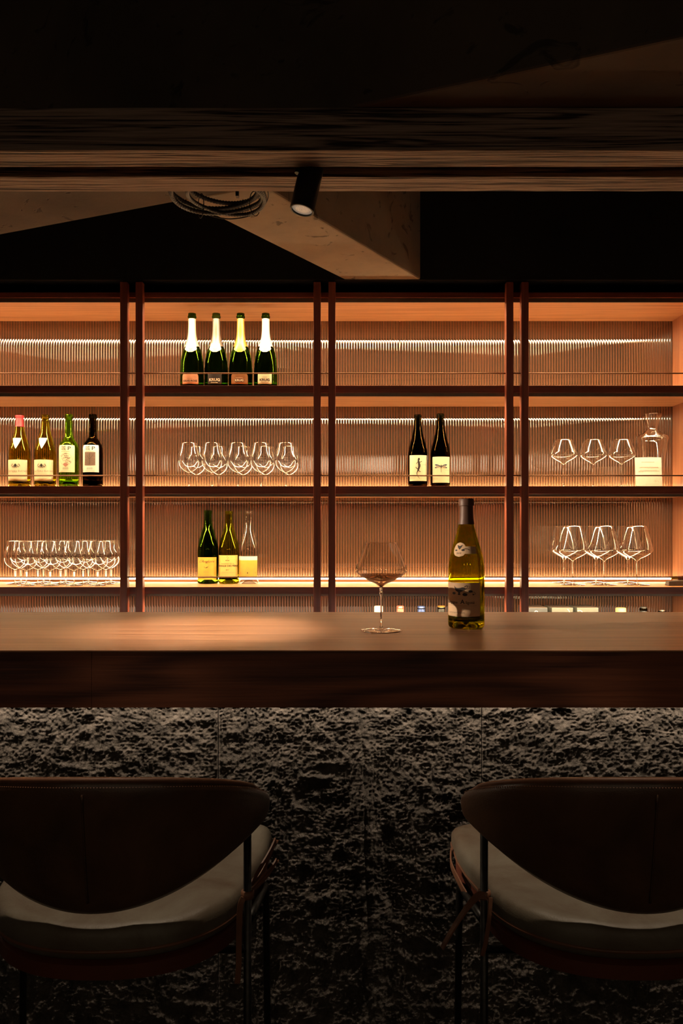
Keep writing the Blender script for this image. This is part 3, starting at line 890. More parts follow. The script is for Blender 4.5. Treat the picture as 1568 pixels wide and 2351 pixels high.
def stroke2d(pts, t):
    """a drawn line of given thickness (or thickness per point)"""
    P = [Vector(p) for p in pts]; n = len(P); tt = t if hasattr(t, '__len__') else [t] * n
    vs, fs = [], []
    for i in range(n):
        d = (P[min(i + 1, n - 1)] - P[max(i - 1, 0)]); d = d.normalized() if d.length > 1e-9 else Vector((1, 0))
        nn = Vector((-d.y, d.x)) * tt[i] / 2
        vs += [tuple(P[i] + nn), tuple(P[i] - nn)]
    for i in range(n - 1): fs.append((2 * i, 2 * i + 1, 2 * i + 3, 2 * i + 2))
    return vs, fs
def ell2d(cx, cz, rx, rz, n=20):
    return poly2d([(cx + rx * math.cos(2 * PI * k / n), cz + rz * math.sin(2 * PI * k / n)) for k in range(n)])
def ring2d(cx, cz, rx, rz, t, n=28):
    return stroke2d([(cx + rx * math.cos(2 * PI * k / n), cz + rz * math.sin(2 * PI * k / n)) for k in range(n + 1)], t)
def fine(x0, x1, zs, t=0.0009, seed=1):
    """rows of print too small to read"""
    r = random.Random(seed); out = []
    for z in zs:
        a = x0 + r.random() * 0.12 * (x1 - x0); b = x1 - r.random() * 0.12 * (x1 - x0)
        x = a
        while x < b:
            w_ = (0.002 + 0.004 * r.random()); out.append(bar2d(x, min(x + w_, b), z, t, 1)); x += w_ + 0.0009
    return out

class Bottle:
    """outer profile (r, z); front faces -Y, art wrapped round it"""
    def __init__(s, prof, loc, turn=0.0):
        s.prof = prof; s.loc = loc; s.turn = turn
        zz = [p for p in prof if p[0] > 0]
        up = [zz[0]]
        for p in zz[1:]:
            if p[1] > up[-1][1] + 1e-6: up.append(p)
        s.zs = [p[1] for p in up]; s.rs = [p[0] for p in up]
    def r(s, z): return float(np.interp(z, s.zs, s.rs))
    def pt(s, x, z, off, rref):
        r = s.r(z) + off; a = x / rref + s.turn
        return (r * math.sin(a), -r * math.cos(a), z)
    def root(s, name, label, cat, group=None):
        s.e = empty(name, s.loc); tag(s.e, label, cat, group); return s.e
    def body(s, mat, t=0.0032, seg=40, z_in=0.014):
        outer = list(s.prof)
        inner = [(max(0.004, s.r(z) - t), z) for z in np.linspace(s.prof[-1][1] - 0.001, z_in + 0.012, 26)]
        inner += [(max(0.004, s.r(0.04) - t - 0.006), z_in + 0.003), (0.018, z_in + 0.012), (0.006, z_in + 0.026), (0, z_in + 0.028)]
        return MB().lathe(outer + inner, seg).build('glass', mat, s.e, smooth=True)
    def sleeve(s, name, mat, z0, z1, off=0.0006, scallop=0.0, seg=40, rows=14, top=False):
        vs, fs = [], []
        for i in range(rows + 1):
            for k in range(seg):
                a = 2 * PI * k / seg
                lo = z0 - (scallop * max(0, math.cos(a)) ** 6 if scallop else 0)
                z = lo + (z1 - lo) * i / rows; r = s.r(z) + off
                vs.append((r * math.sin(a), -r * math.cos(a), z))
        for i in range(rows):
            for k in range(seg):
                k2 = (k + 1) % seg; fs.append((i * seg + k, i * seg + k2, (i + 1) * seg + k2, (i + 1) * seg + k))
        if top: fs.append(tuple(rows * seg + k for k in range(seg)))
        return MB().add(vs, fs).build(name, mat, s.e, smooth=True)
    def patch(s, name, mat, z0, z1, hw, off=0.0007, rows=10, cols=14, xc=0.0, parent=None):
        """label; hw = half width in metres or a function of 0..1 height"""
        rref = s.r((z0 + z1) / 2); f = hw if callable(hw) else (lambda t: hw)
        vs, fs = [], []
        for i in range(rows + 1):
            t = i / rows; z = z0 + (z1 - z0) * t
            for j in range(cols + 1):
                vs.append(s.pt(xc + f(t) * (2 * j / cols - 1), z, off, rref))
        for i in range(rows):
            for j in range(cols):
                q = i * (cols + 1) + j; fs.append((q, q + 1, q + cols + 2, q + cols + 1))
        return MB().add(vs, fs).build(name, mat, parent or s.e, smooth=True)
    def ink(s, parent, mat, shapes, rref, off=0.0014, name='print'):
        mb = MB()
        for vs, fs in shapes:
            mb.add([s.pt(x, z, off, rref) for x, z in vs], fs)
        return mb.build(name, mat, parent)

def smooth_prof(base, body, lip):
    return base + crom(body, 5) + lip
def burgundy(R=0.041, H=0.297, rim=0.0145):
    k = H / 0.297; q = R / 0.041
    body = [(R, .008 * k), (R, .06 * k), (R, .12 * k), (.0403 * q, .142 * k), (.0375 * q, .162 * k), (.032 * q, .184 * k), (.0255 * q, .207 * k), (.0195, .229 * k), (.0160, .248 * k), (rim, .268 * k), (rim - .0004, .2845 * k)]
    return smooth_prof([(0, .018), (.012, .015), (.026, .004), (R - .006, 0.0), (R - .0015, .003)], body,
                       [(rim + .0014, .2855 * k), (rim + .0016, .293 * k), (rim, H), (rim - .003, H + .0003)])
def bordeaux(R=0.0382, H=0.299):
    k = H / 0.299
    body = [(R, .008), (R, .08), (R, .152 * k), (R - .0008, .164 * k), (.034, .178 * k), (.0265, .19 * k), (.0195, .2 * k), (.0158, .212 * k), (.0147, .235 * k), (.0142, .286 * k)]
    return smooth_prof([(0, .018), (.012, .015), (.026, .004), (R - .006, 0.0), (R - .0015, .003)], body,
                       [(.0158, .287 * k), (.016, .295 * k), (.0145, H), (.0115, H + .0003)])
def champagne(R=0.0468, H=0.313):
    body = [(R, .008), (R, .05), (R - .0005, .085), (.0445, .115), (.0405, .14), (.034, .165), (.0262, .187), (.0198, .206), (.0162, .226), (.0148, .25), (.0143, .294)]
    return smooth_prof([(0, .022), (.012, .018), (.03, .005), (R - .006, 0.0), (R - .0015, .003)], body,
                       [(.0172, .2955), (.0176, .3), (.0155, .3045), (.0158, H - .001), (.0135, H), (.0105, H + .0002)])

ZS = [a for a, b in SH]
def at(px, d, z): return (PX(px, d), d, z)

# ------------------------------------------------------------------ sparkling wine on the top shelf
GR1 = 'sparkling wine bottles on the upper shelf'
def slab_text(s, size, z, **k): return text2d(s, size, 0, z, bold=size * 0.035, sx=1.12, **k)
D1 = 3.20
specs = [(441, 'foil_rose', 'paper_pink', 'green sparkling wine bottle with pale foil neck and a pink label, beside the grey-necked bottle'),
         (496.5, 'foil_grey', 'paper_black', 'green sparkling wine bottle with grey foil neck and a black label'),
         (552.5, 'foil_gold', 'paper_bronze', 'green sparkling wine bottle with gold foil neck and a bronze label'),
         (610, 'foil_white', 'paper_cream', 'green sparkling wine bottle with white foil neck and a cream label')]
for i, (px, foil, lab, label) in enumerate(specs):
    B = Bottle(champagne(), at(px, D1, ZS[1])); B.root('sparkling_wine_bottle', label, 'bottle', GR1)
    B.body(M['green_glass'], 0.004)
    f = B.sleeve('foil', M[foil], 0.178, 0.290, 0.0005, 0.02)
    col = B.patch('neck_label', M[foil if i != 1 else 'foil_rose'], 0.150, 0.188, lambda t: 0.024 * (0.25 + 0.75 * min(1, t * 3)) if t < .34 else 0.026 - 0.004 * t, 0.0011)
    rr = B.r(0.168)
    B.ink(col, M['ink_soft'], [ring2d(0, 0.17, 0.009, 0.008, 0.001)] + fine(-0.016, 0.016, (0.184,), 0.0012, i), rr, 0.0016)
    hw = [0.034, 0.0285, 0.036, 0.029][i]
    shp = (lambda t, w=hw: w * (1.0 if t < .8 else math.sqrt(max(0.0, 1 - ((t - .8) / .2) ** 2 * .35)))) if i in (0, 2) else hw
    lb = B.patch('label', M[lab], 0.012, 0.064 if i != 1 else 0.063, shp)
    rr = B.r(0.04)
    if i == 0:
        B.ink(lb, M['ink'], [slab_text('KRUG ROSÉ', 0.0095, 0.034)] + fine(-.012, .012, (.026, .022, .044), .001, 2), rr)
        B.ink(lb, M['ink_red'], [stroke2d([(-.027, .014), (-.027, .046), (-.02, .053), (.02, .053), (.027, .046), (.027, .014)], .0008)], rr)
    elif i == 1:
        B.ink(lb, M['ink_cream'], [slab_text('KRUG', 0.0145, 0.038), stroke2d([(-.0275, .013), (-.0275, .062), (.0275, .062), (.0275, .013)], .0012)] + fine(-.015, .015, (.027,), .0022, 3), rr)
    elif i == 2:
        pl = poly2d([(-.0195 + (0.004 if abs(b) == 1 else 0), .036 + .0062 * b) if a < 0 else (.0195 - (0.004 if abs(b) == 1 else 0), .036 + .0062 * b) for a, b in ((-1, -1), (1, -1), (1, 0), (1, 1), (-1, 1), (-1, 0))])
        vs, fs = [], []
        for q in range(9):
            x = -.019 + .038 * q / 8; hh = .0062 if 0 < q < 8 else .004
            vs += [(x, .036 - hh), (x, .036 + hh)]
        fs = [(2 * q, 2 * q + 2, 2 * q + 3, 2 * q + 1) for q in range(8)]
        B.ink(lb, M['maroon'], [(vs, fs)], rr, name='name_plate')
        B.ink(lb, M['ink_cream'], [slab_text('KRUG', 0.0112, 0.036)] + fine(-.014, .014, (.0455,), .0012, 4), rr, 0.0019)
    else:
        B.ink(lb, M['ink'], [slab_text('KRUG', 0.0135, 0.0375)] + fine(-.02, .02, (.0285,), .0014, 5) + fine(-.01, .01, (.049,), .0012, 6), rr)
        B.ink(lb, M['ink_soft'], fine(-.02, .02, (.023, .018), .001, 7), rr)

# ------------------------------------------------------------------ middle shelf, end bay: four wine bottles
D2 = 3.22
for i, (px, label) in enumerate(((45, 'yellow-green wine bottle with a red capsule, triangular neck tag and pale crest label'),
                                 (104, 'yellow-green wine bottle with open neck, triangular neck tag and pale crest label'))):
    B = Bottle(burgundy(0.0418, 0.297), at(px, D2, ZS[2])); B.root('wine_bottle', label, 'bottle', 'wine bottles on the middle shelf')
    B.body(M['dead_leaf_glass'])
    if i == 0:
        B.sleeve('capsule', M['capsule_red'], 0.248, 0.2935, 0.0007)
    B.patch('neck_tag', M['paper_white'], 0.157, 0.200, lambda t: 0.0008 + 0.0205 * t, 0.001)
    lb = B.patch('label', M['paper_cream'], 0.019, 0.112, 0.047, cols=20)
    rr = B.r(0.06)
    B.ink(lb, M['ink_soft'], [text2d('CHATEAU RAYAS', 0.0115, 0, 0.066, sx=0.98, spacing=1.02)] + fine(.012, .04, (.034, .029, .025), .0007, 3) + fine(-.04, -.012, (.05,), .0007, 4), rr)
    B.ink(lb, M['ink'], [ell2d(0, .089, .005, .006), stroke2d(crom([(-.018, .086), (-.012, .092), (-.005, .087), (0, .096), (.005, .087), (.012, .092), (.018, .086)], 4), .0011), stroke2d([(-.013, .082), (-.006, .086)], .0016), stroke2d([(.013, .082), (.006, .086)], .0016), stroke2d(crom([(-.012, .0835), (-.016, .090), (-.011, .097)], 3), .0012), stroke2d(crom([(.012, .0835), (.016, .090), (.011, .097)], 3), .0012), bar2d(-.007, .007, .0805, .0012, 4)], rr)
    B.ink(lb, M['ink_soft'], [bar2d(-.046, .046, .052, .0006, 16)], rr, name='rule')
for i, (px, g, label) in enumerate(((158, 'bright_green_glass', 'bright green square-shouldered wine bottle with a round drawing on its cream label'),
                                    (213, 'dark_glass', 'near-black square-shouldered wine bottle with a brown square on its pale label'))):
    B = Bottle(bordeaux(0.0385 if i == 0 else 0.0392), at(px, D2, ZS[2])); B.root('wine_bottle', label, 'bottle', 'wine bottles on the middle shelf')
    B.body(M[g])
    lb = B.patch('label', M['paper_cream' if i == 0 else 'paper_white'], 0.062, 0.171, 0.0365, cols=16)
    rr = B.r(0.1)
    B.ink(lb, M['ink'], [text2d('城', 0.0225, -0.0085, 0.1575, sx=0.95), text2d('P', 0.0215, 0.0135, 0.157, sx=1.2, bold=0.0003)] + fine(-.013, .013, (.0745, .0785), .0012, 11), rr)
    B.ink(lb, M['ink_soft'], fine(-.02, .02, (.145,), .0016, 12) + fine(-.022, .022, (.067,), .0008, 13), rr)
    if i == 0:
        pts = [(0.026 * math.cos(a) * (1 if math.sin(a) > -.7 else .75), .112 + .026 * math.sin(a)) for a in np.linspace(0, 2 * PI, 25)[:-1]]
        B.ink(lb, M['ink_soft'], [ring2d(0, .114, .025, .024, .0008)], rr, name='drawing')
        rg = random.Random(4); sq = []
        for q in range(34):
            a, b = rg.uniform(0, 2 * PI), math.sqrt(rg.random()) * .021
            x, z = b * math.cos(a), .114 + b * math.sin(a); al = rg.uniform(0, PI)
            sq.append(stroke2d(crom([(x - .006 * math.cos(al), z - .004 * math.sin(al)), (x, z + .002), (x + .006 * math.cos(al), z + .004 * math.sin(al))], 3), rg.uniform(.0006, .0016)))
        B.ink(lb, M['ink_brown'], sq, rr, 0.0016, name='drawing')
        B.ink(lb, M['ink_red'], [poly2d([(-.010, .092), (0, .083), (.010, .092), (.006, .098), (-.006, .098)])], rr, 0.0017, name='drawing')
    else:
        vs, fs = [], []
        for q in range(9):
            x = -.0215 + .043 * q / 8; vs += [(x, .090), (x, .1425)]
        fs = [(2 * q, 2 * q + 2, 2 * q + 3, 2 * q + 1) for q in range(8)]
        B.ink(lb, M['ink_brown'], [(vs, fs)], rr, name='picture')
        rg = random.Random(9)
        B.ink(lb, M['ink'], [stroke2d([(rg.uniform(-.02, .02), rg.uniform(.092, .14)) for _ in range(2)], .0005) for _ in range(0)] + [stroke2d(crom([(-.002, .092), (.001, .105), (-.001, .12), (0, .138)], 3), .0012), stroke2d([(0, .112), (-.010, .128)], .0008), stroke2d([(0, .114), (.011, .13)], .0008)], rr, 0.0018, name='drawing')

# ------------------------------------------------------------------ middle shelf: two dark bottles with animal drawings
for i, (px, H, label) in enumerate(((959, .297, 'dark wine bottle with a lizard drawn on its cream label'),
                                    (1011, .301, 'dark wine bottle with a dragonfly drawn on its cream label'))):
    B = Bottle(burgundy(0.0392, H, 0.0142), at(px, D2, ZS[2])); B.root('wine_bottle', label, 'bottle', 'wine bottles on the middle shelf')
    B.body(M['dark_glass'])
    lb = B.patch('label', M['paper_cream'], *((0.027, 0.130) if i == 0 else (0.020, 0.124)), 0.0405, cols=18)
    rr = B.r(0.07)
    if i == 0:
        ox = -0.002
        body = [(ox + .003, .119), (ox + .0025, .113), (ox + .001, .107), (ox + .003, .097), (ox + .0045, .087), (ox + .002, .077), (ox - .001, .068), (ox - .005, .058), (ox - .002, .047), (ox + .006, .036)]
        sh = [stroke2d(crom(body, 5), list(np.interp(np.linspace(0, 1, 46), [0, .04, .12, .2, .4, .6, .72, .85, 1], [.003, .007, .008, .006, .0095, .007, .003, .0022, .0008]))),
              stroke2d(crom([(ox + .003, .105), (ox + .009, .102), (ox + .012, .105), (ox + .0145, .104)], 3), .0024),
              stroke2d(crom([(ox, .104), (ox - .005, .099), (ox - .007, .094)], 3), .002),
              stroke2d(crom([(ox + .001, .075), (ox - .006, .077), (ox - .009, .083)], 3), .0026),
              stroke2d(crom([(ox + .001, .071), (ox + .006, .065), (ox + .010, .064)], 3), .0024)]
        B.ink(lb, M['ink'], sh, rr, name='lizard_drawing')
        B.ink(lb, M['ink_soft'], fine(.013, .036, (.093, .0905), .0006, 3) + fine(-.037, -.012, (.042, .039, .036), .0006, 4), rr)
    else:
        ox = -.002
        def wing(s, up): 
            a = crom([(ox, .0855), (ox + s * .008, .0865 + up * .004), (ox + s * .018, .086 + up * .008), (ox + s * .024, .086 + up * .0075), (ox + s * .0235, .086 + up * .0035), (ox + s * .012, .0855 + up * .0005), (ox, .0848)], 3)
            return poly2d(a)
        B.ink(lb, M['ink_blue'], [wing(-1, 1), wing(1, 1), wing(-1, -1), wing(1, -1)], rr, name='dragonfly_drawing')
        B.ink(lb, M['ink'], [stroke2d([(ox, .091), (ox, .083), (ox, .075), (ox, .061)], [.003, .0034, .0012, .0012])], rr, 0.0018, name='dragonfly_drawing')
        B.ink(lb, M['ink_soft'], fine(.013, .036, (.070,), .0008, 5) + fine(-.037, -.012, (.039, .035), .0009, 6), rr)

# ------------------------------------------------------------------ lower shelf: three wine bottles
D3 = 3.283
for i, (px, g, R, label) in enumerate(((477.5, 'green_glass', .0425, 'green wine bottle with a bright yellow label standing on the lower shelf'),
                                       (525.5, 'olive_glass', .0420, 'olive wine bottle with a straw yellow printed label on the lower shelf'),
                                       (571, 'clear', .0412, 'clear glass wine bottle with a yellow drop-patterned label'))):
    B = Bottle(burgundy(R, 0.301 if i == 0 else 0.2985, 0.0150), at(px, D3, ZS[3])); B.root('wine_bottle', label, 'bottle', 'wine bottles on the lower shelf')
    if i < 2: B.body(M[g])
    else:
        MB().lathe(B.prof, 40).build('glass', M['clear_bottle'], B.e, smooth=True)
    rr = B.r(.06)
    if i == 0:
        lb = B.patch('label', M['paper_yellow'], .018, .109, .0455, cols=18)
        B.ink(lb, M['ink'], [text2d("L'Anglore", .0145, 0, .092, shear=.35, sx=1.15)] + [stroke2d(crom([(-.008, .071), (-.002, .066), (.004, .069), (.009, .072)], 4), [.001] * 6 + [.003] * 3 + [.001] * 4)], rr)
        B.ink(lb, M['ink_soft'], fine(-.012, .012, (.052, .047), .0009, 2) + fine(-.032, .032, (.036, .032), .0007, 3) + [stroke2d([(-.01, .06), (.01, .06), (.01, .077), (-.01, .077), (-.01, .06)], .0004)], rr)
    elif i == 1:
        lb = B.patch('label', M['paper_straw'], .026, .117, .0465, cols=18)
        B.ink(lb, M['ink'], [text2d('DOMAINE DE LA', .0058, 0, .0825, sx=1.25), text2d('GRANGE DES PÈRES', .0098, 0, .0735, bold=.0002, sx=1.06), text2d('2017', .0062, 0, .0575, bold=.0001),
                             stroke2d(crom([(-.004, .107), (-.002, .111), (.002, .110), (.003, .106), (0, .102), (-.001, .099)], 4), .0009)] + fine(-.008, .008, (.096,), .0028, 4), rr)
        B.ink(lb, M['ink_soft'], fine(-.03, .03, (.048, .0445), .0009, 5) + [bar2d(-.04, .04, .036, .0005, 14), bar2d(-.04, .04, .031, .0005, 14), bar2d(-.022, -.006, .107, .0005, 4), bar2d(.006, .022, .107, .0005, 4)], rr)
    else:
        lb = B.patch('label', M['paper_yellow'], .026, .097, .0455, cols=18)
        tp = B.patch('label_band', M['paper_white'], .0968, .113, .0455, cols=18, rows=3)
        sh, dk = [], []
        for cx_, k in ((0.0, 1.0), (-.032, 1.35), (.034, 1.2)):
            for q in (1.0, .62, .3):
                pts = [(cx_ + q * k * .0085 * math.sin(a) * (1 - .45 * math.cos(a)), .052 + q * k * .018 * math.cos(a) - .006 * (1 - q)) for a in np.linspace(0, 2 * PI, 21)]
                if q > .5 or k > 1.3: sh.append(stroke2d(pts, .0005))
            dk.append(ell2d(cx_, .0455, .0018 if k == 1 else .0008, .0042 if k == 1 else .002, 10))
        B.ink(lb, M['ink_soft'], sh, rr); B.ink(lb, M['ink'], dk, rr)

# ------------------------------------------------------------------ stemware
def fillet(pts, n=6): return crom(pts, n)
def glass_kind(H, rim, wide, zw, zb, foot, stem=0.0035, knob=False, round_=True, seg=40):
    """meshes of one wine glass: thin bowl, solid stem, flat foot"""
    if round_:
        bowl = crom([(stem + .0015, zb), (wide * .45, zb + (zw - zb) * .16), (wide * .8, zb + (zw - zb) * .45), (wide * .97, zb + (zw - zb) * .8), (wide, zw + .004), (wide * .965, zw + (H - zw) * .3), (rim + (wide - rim) * .38, zw + (H - zw) * .66), (rim, H)], 5)
    else:
        bowl = crom([(stem + .001, zb), (wide * .2, zb + (zw - zb) * .18), (wide * .55, zb + (zw - zb) * .42), (wide * .88, zb + (zw - zb) * .72), (wide * .99, zb + (zw - zb) * .93), (wide * .99, zw + .006), (wide * .93, zw + (H - zw) * .25), (rim + (wide - rim) * .42, zw + (H - zw) * .62), (rim, H)], 5)
    bowl = [(0, zb + .0015)] + bowl
    # the rim as a fine rounded bead of glass
    mb = MB().lathe(bowl + [(rim - .0005, H + .0004), (rim - .0010, H - .0002)], seg)
    me_b = mb.mesh('bowl', M['thin_glass'], True)
    st = [(0, zb + .001), (stem * .9 + .001, zb + .0005), (stem, zb - .006)]
    if knob: st += [(stem * .75, zb - .010), (stem * 1.1, zb - .014), (stem * .6, zb - .02)]
    st += [(stem * .55, (zb) * .5), (stem * .6, .012), (stem * 1.3, .006), (0, .0058)]
    me_s = MB().lathe(st, 12).mesh('stem', M['stem_glass'], True)
    ft = [(0, .0056), (stem * 1.2, .0056), (stem * 2.5, .0042), (foot * .6, .0028), (foot * .97, .0018), (foot, .001), (foot * .97, 0.0), (0, 0.0)]
    me_f = MB().lathe(ft, 36).mesh('foot', M['stem_glass'], True)
    return (('bowl', me_b), ('stem', me_s), ('foot', me_f))
def place_glass(kind, loc, label, group, rz=0.0):
    e = empty('wine_glass', loc, rz); tag(e, label, 'wine glass', group)
    for nm, me in kind:
        o = bpy.data.objects.new(nm, me); COL.objects.link(o); o.parent = e
    return e
tulip = glass_kind(.176, .0325, .0455, .112, .060, .036)
wide_k = glass_kind(.195, .0350, .0562, .1345, .0965, .0452, knob=True, round_=False)
balloon = glass_kind(.2365, .0370, .0608, .1385, .0965, .0500, round_=False)
ORD = ('first', 'second', 'third', 'fourth', 'fifth')
for k, px in enumerate((434, 487, 546, 599, 656)):
    x = PX(px, 3.17)
    for y, dx, row in ((3.17, 0.0, 'along the edge'), (3.30, 0.006, 'along the reeded glass')):
        place_glass(tulip, (x + dx, y, ZS[2]), 'empty tulip glass %s of the middle shelf, %s from the wine bottles' % (row, ORD[k]), 'tulip glasses on the middle shelf')
for y, ps, row in ((3.153, (224, 170, 115, 61), 'edge row'), (3.249, (243, 191, 139, 87, 35), 'middle row'), (3.3445, (255, 203, 151, 100, 48), 'rear row')):
    for k, px in enumerate(ps):
        place_glass(tulip, (PX(px, y), y, ZS[3]), 'empty tulip wine glass on the lower shelf, %s, %s from the double post' % (row, ORD[k]), 'tulip glasses on the lower shelf')
for px, where in ((1294, 'farthest from the decanter of the row of three'), (1361.5, 'in the middle of the row of three by the decanter'), (1427, 'right beside the decanter')):
    place_glass(wide_k, at(px, 3.22, ZS[2]), 'empty wide-bowled wine glass ' + where, 'wide glasses beside the decanter')
for y, ps, row in ((3.195, (1315, 1387, 1462.5), 'edge row'), (3.330, (1295, 1368, 1441), 'rear row')):
    for k, px in enumerate(ps):
        place_glass(balloon, at(px, y, ZS[3]), 'very large empty wine glass on the lower shelf, %s, %s from the double post' % (row, ORD[k]), 'large glasses on the lower shelf')
# the glass on the counter, with a little wine
d_g = 1.765
g = place_glass(wide_k, at(875, d_g, ZC), 'wide-bowled stem glass holding a little amber wine on the counter', 'glass on the counter')
bowl = crom([(.0045, .0965), (.0562 * .2, .1033), (.0562 * .55, .1125), (.0562 * .88, .1239)], 5)
liq = [(0, .0985)] + [(max(0.001, r - .0012), z + .001) for r, z in bowl]
liq += [(liq[-1][0] + 0.0006, .1252), (liq[-1][0] - .004, .1250), (0, .1250)]
MB().lathe(liq, 40).build('wine', M['wine'], g, smooth=True)

# decanter and its card
dz = ZS[2]
dec = empty('decanter', at(1497, 3.26, dz)); tag(dec, 'clear glass decanter with a flared neck and sloping shoulders', 'decanter')
prof = [(0, .004), (.034, .003), (.037, .006)] + crom([(.039, .012), (.046, .08), (.054, .15), (.0605, .195), (.0625, .207), (.0585, .2155), (.043, .225), (.027, .236), (.0208, .243), (.0245, .262), (.031, .284), (.0375, .304)], 5) + [(.0368, .3045)]
MB().lathe(prof, 48).build('body', M['thin_glass'], dec, smooth=True)
MB().lathe([(0, .0038), (.034, .0028), (.037, .0022), (.036, 0), (0, 0)], 40).build('base', M['stem_glass'], dec, smooth=True)
card = empty('info_card', at(1491, 3.17, dz)); tag(card, 'white printed card leaning against the decanter', 'card')
card.rotation_euler = (math.radians(-7), 0, math.radians(-3))
vs, fs = [], []
for i in range(9):
    for j in range(2):
        x = -.052 + .104 * i / 8; y = .004 * ((i - 4) / 4) ** 2 
        vs += [(x, y, .0006 + j * .122), (x, y + .0006, .0006 + j * .122)]
fs = []
for i in range(8):
    q = i * 4
    fs += [(q, q + 4, q + 6, q + 2), (q + 1, q + 3, q + 7, q + 5), (q + 2, q + 6, q + 7, q + 3), (q, q + 1, q + 5, q + 4)]
fs += [(0, 2, 3, 1), (32, 33, 35, 34)]
MB().add(vs, fs).build('paper', M['paper_white'], card, smooth=False)
mb = MB()
for v, f in fine(-.028, .028, (.103,), .0016, 21) + fine(-.043, .04, (.083, .0795), .0012, 22) + fine(-.043, .043, (.070, .0665), .0012, 23) + fine(-.043, -.018, (.063,), .0012, 24) + fine(-.043, .0, (.050,), .0012, 25) + [stroke2d(crom([(.018, .024), (.026, .03), (.024, .022), (.033, .028), (.038, .021)], 4), .0005)] + fine(-.02, .04, (.014,), .0006, 26):
    mb.add([(x, .004 * (x / .052) ** 2 - .0005, z) for x, z in v], f)
mb.build('print', M['ink_soft'], card)

# small block and wooden-handled tool at the end of the lower shelf
blk = empty('dark_block', (1.335, 3.15, ZS[3])); tag(blk, 'small dark wedge-shaped block at the end of the lower shelf', 'block')
MB().add([(-.046, -.014, 0), (.05, -.014, 0), (.05, .05, 0), (-.046, .03, 0), (-.046, -.014, .018), (.05, -.014, .022), (.05, .05, .022), (-.04, .03, .018)],
         [(0, 3, 2, 1), (4, 5, 6, 7), (0, 1, 5, 4), (1, 2, 6, 5), (2, 3, 7, 6), (3, 0, 4, 7)]).build('block', M['slate'], blk, bevel=.002)
tool = empty('handled_tool', (1.335, 3.175, ZS[3] + 0.0205)); tag(tool, 'wooden-handled bar tool with a brass ferrule lying on the dark block', 'bar tool')
tool.rotation_euler = (0, -0.02, 0)
MB().tube([(-.022, 0, .009), (.004, 0, .009)], [.0062, .0075], 14).build('ferrule', M['brass'], tool, angle=40)
MB().tube(crom([(.004, 0, .009), (.02, 0, .009), (.045, 0, .009), (.062, 0, .009)], 4), [.0072 + .0016 * math.sin(k / 12 * PI) for k in range(13)], 14).build('handle', M['handle_wood'], tool, smooth=True)

# ------------------------------------------------------------------ things on the lowest shelf, just showing over the counter
z5 = ZS[4]
lows = [(869, .3040, 'cap_white', .0175, 'bottle with a white cap on the bottom shelf, topping out above the counter'),
        (919, .3050, 'cap_pink', .0150, 'bottle with a pinkish cap on the bottom shelf'),
        (967, .3040, 'cap_blue', .0150, 'bottle with a blue cap on the bottom shelf'),
        (1013, .3045, 'cap_black', .0150, 'bottle with a black and gold cap on the bottom shelf'),
        (1425, .2970, 'cap_cream', .0205, 'bottle with a broad cream cap on the bottom shelf, beside the cartons'),
        (1477, .3010, 'cap_dark', .0140, 'bottle with a charcoal cap on the bottom shelf'),
        (1520, .2880, 'foil_grey', .0120, 'bottle with a grey cap on the bottom shelf, close to the end panel')]
for px, top_z, cm, r, label in lows:
    B = Bottle(burgundy(.0365, top_z - .004, .0135), at(px, 3.21, z5)); B.root('capped_bottle', label, 'bottle', 'capped bottles on the bottom shelf')
    MB().lathe(B.prof, 28).build('glass', M['dark_glass'], B.e, smooth=True)
    c = MB().lathe([(.0142, top_z - .04), (r, top_z - .04), (r, top_z - .003), (r - .002, top_z), (0, top_z)], 28).build('cap', M[cm], B.e, angle=40)
    if cm == 'cap_black':
        MB().lathe([(r + .0004, top_z - .004), (r + .0006, top_z - .002), (r - .0015, top_z + .0006), (0, top_z + .0006)], 28).build('gold_rim', M['foil_gold'], c, angle=40)
    if cm == 'cap_pink':
        for dz_ in (.010, .016): MB().lathe([(r, top_z - dz_ - .001), (r + .0007, top_z - dz_), (r, top_z - dz_ + .001)], 28).build('ridge', M[cm], c, smooth=True)
for i, (p0, p1, cm, label) in enumerate(((1205, 1257, 'carton_dark', 'dark blue-grey bottle carton standing next to the double post'),
                                         (1267, 1315.5, 'carton', 'grey bottle carton with a pale arc, in the middle of the three cartons'),
                                         (1325, 1374, 'carton', 'grey bottle carton nearest the cream-capped bottle'))):
    d = 3.15; xa, xb = PX(p0, d), PX(p1, d); e = empty('bottle_carton', ((xa + xb) / 2, d, z5)); tag(e, label, 'carton', 'bottle cartons on the bottom shelf')
    hw = (xb - xa) / 2
    MB().box(-hw, hw, 0, .12, 0, .302).build('box', M[cm], e, bevel=.0012)
    MB().box(-hw + .001, hw - .001, .001, .119, .3021, .3028).build('lid_flap', M['slate'], e)
    mb = MB()
    if i == 1: arcs = [[(.022 - .0 + .018 * math.cos(a) - .012, .283 + .016 * math.sin(a)) for a in np.linspace(-1.4, 1.0, 12)]]
    elif i == 2: arcs = [[(-.034 + .012 * math.cos(a), .284 + .008 * math.sin(a)) for a in np.linspace(.1, 2.2, 10)]]
    else: arcs = [[(.0 + .006 * math.cos(a), .285 + .005 * math.sin(a)) for a in np.linspace(.2, 2.8, 8)]]
    for a_ in arcs:
        v, f = stroke2d(a_, .0024); mb.add([(x, -.0006, z) for x, z in v], f)
    mb.build('print', M['ink_cream'], e)

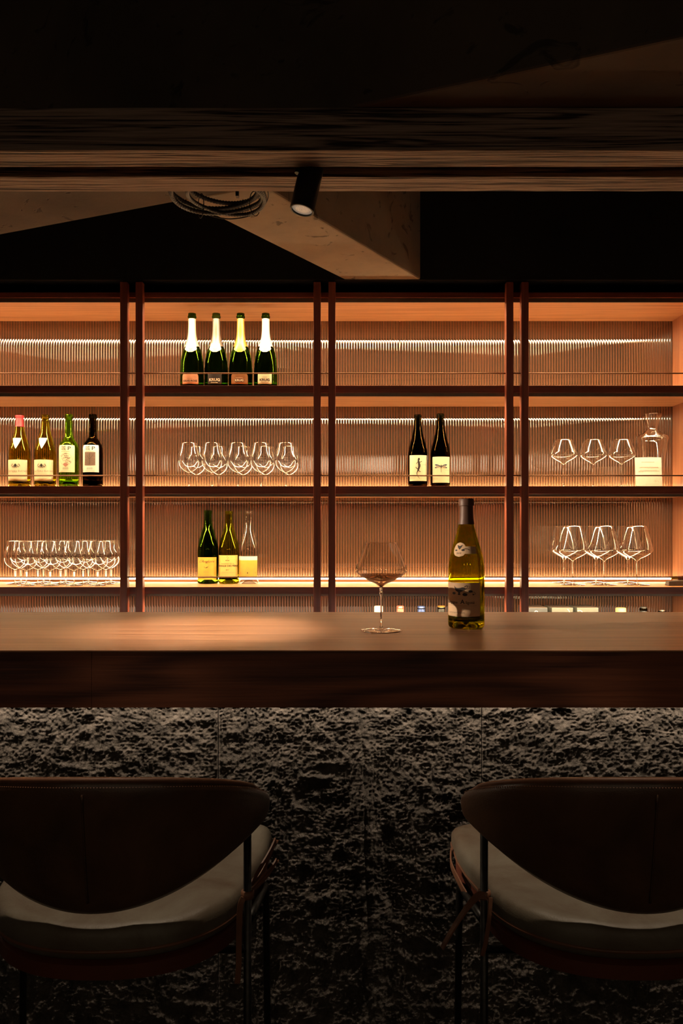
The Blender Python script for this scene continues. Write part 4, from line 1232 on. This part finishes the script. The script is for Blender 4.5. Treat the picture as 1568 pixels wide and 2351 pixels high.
# ------------------------------------------------------------------ the bottle on the counter
d_b = 1.822
B = Bottle(burgundy(.0410, .2935, .0148), at(1070.5, d_b, ZC), turn=0.0); B.root('wine_bottle', 'olive green wine bottle with brown capsule and tan label standing on the counter', 'bottle', 'bottle on the counter')
B.body(M['olive_glass'])
B.sleeve('capsule', M['capsule_brown'], .236, .2936, .0007, top=True)
MB().lathe([(.0166, .278), (.0172, .2785), (.0172, .2925), (.016, .2945), (0, .2948)], 36).build('capsule_top', M['capsule_brown'], B.e, angle=50)
B.turn = -0.42
lb = B.patch('label', M['paper_tan'], .022, .105, .0445, cols=20)
rr = B.r(.06)
B.ink(lb, M['ink'], [poly2d(crom([(-.018, .099), (-.014, .094), (-.006, .093), (.004, .095), (.008, .092), (.004, .087), (-.003, .083), (-.002, .078), (-.008, .078), (-.007, .083), (-.014, .088), (-.018, .099)], 3)),
                     stroke2d(crom([(.006, .096), (.012, .099), (.013, .094), (.007, .091)], 4), .0012),
                     ell2d(.008, .0785, .0055, .0032), ell2d(.02, .086, .0048, .0026), ell2d(-.018, .081, .0045, .0028), stroke2d(crom([(.004, .082), (.016, .083), (.028, .084), (.031, .08), (.026, .079)], 4), .0009), poly2d([(.024, .081), (.028, .080), (.026, .076)])], rr)
B.ink(lb, M['ink'], [text2d('Bourgogne', .0085, -.0275, .0605, bold=.0001), text2d('A', .0135, .0025, .062, bold=.0003, sx=1.0), text2d('ligoté', .0092, .0195, .0605, bold=.0001)], rr, .00092)
B.ink(lb, M['ink_soft'], [bar2d(-.04, .034, .0535, .0006, 16)] + fine(-.04, .01, (.0385, .0365), .001, 3) + fine(-.04, .022, (.029,), .0008, 4), rr, .00092)
B.turn = -0.5
def tagw(t): return 0.0015 + 0.0135 * math.sqrt(max(0.0, 1 - (2 * t - 1) ** 2))
nl = B.patch('neck_label', M['paper_tan'], .163, .195, tagw, .0009, xc=-.004, rows=14)
st_ = B.patch('neck_label_tail', M['paper_tan'], .1695, .1865, .0165, .0008, xc=.018)
B.ink(nl, M['ink'], [poly2d([(-.011, .1895), (-.004, .187), (.003, .1895), (-.001, .183), (-.004, .179), (-.008, .183)]), ell2d(-.012, .1775, .003, .0017), ell2d(.004, .178, .0035, .002), stroke2d(crom([(.004, .18), (.012, .181), (.018, .178)], 4), .001)], B.r(.179), .0013)
B.ink(nl, M['ink'], [text2d('2019', .0056, -.005, .1705)], B.r(.179), .00112)
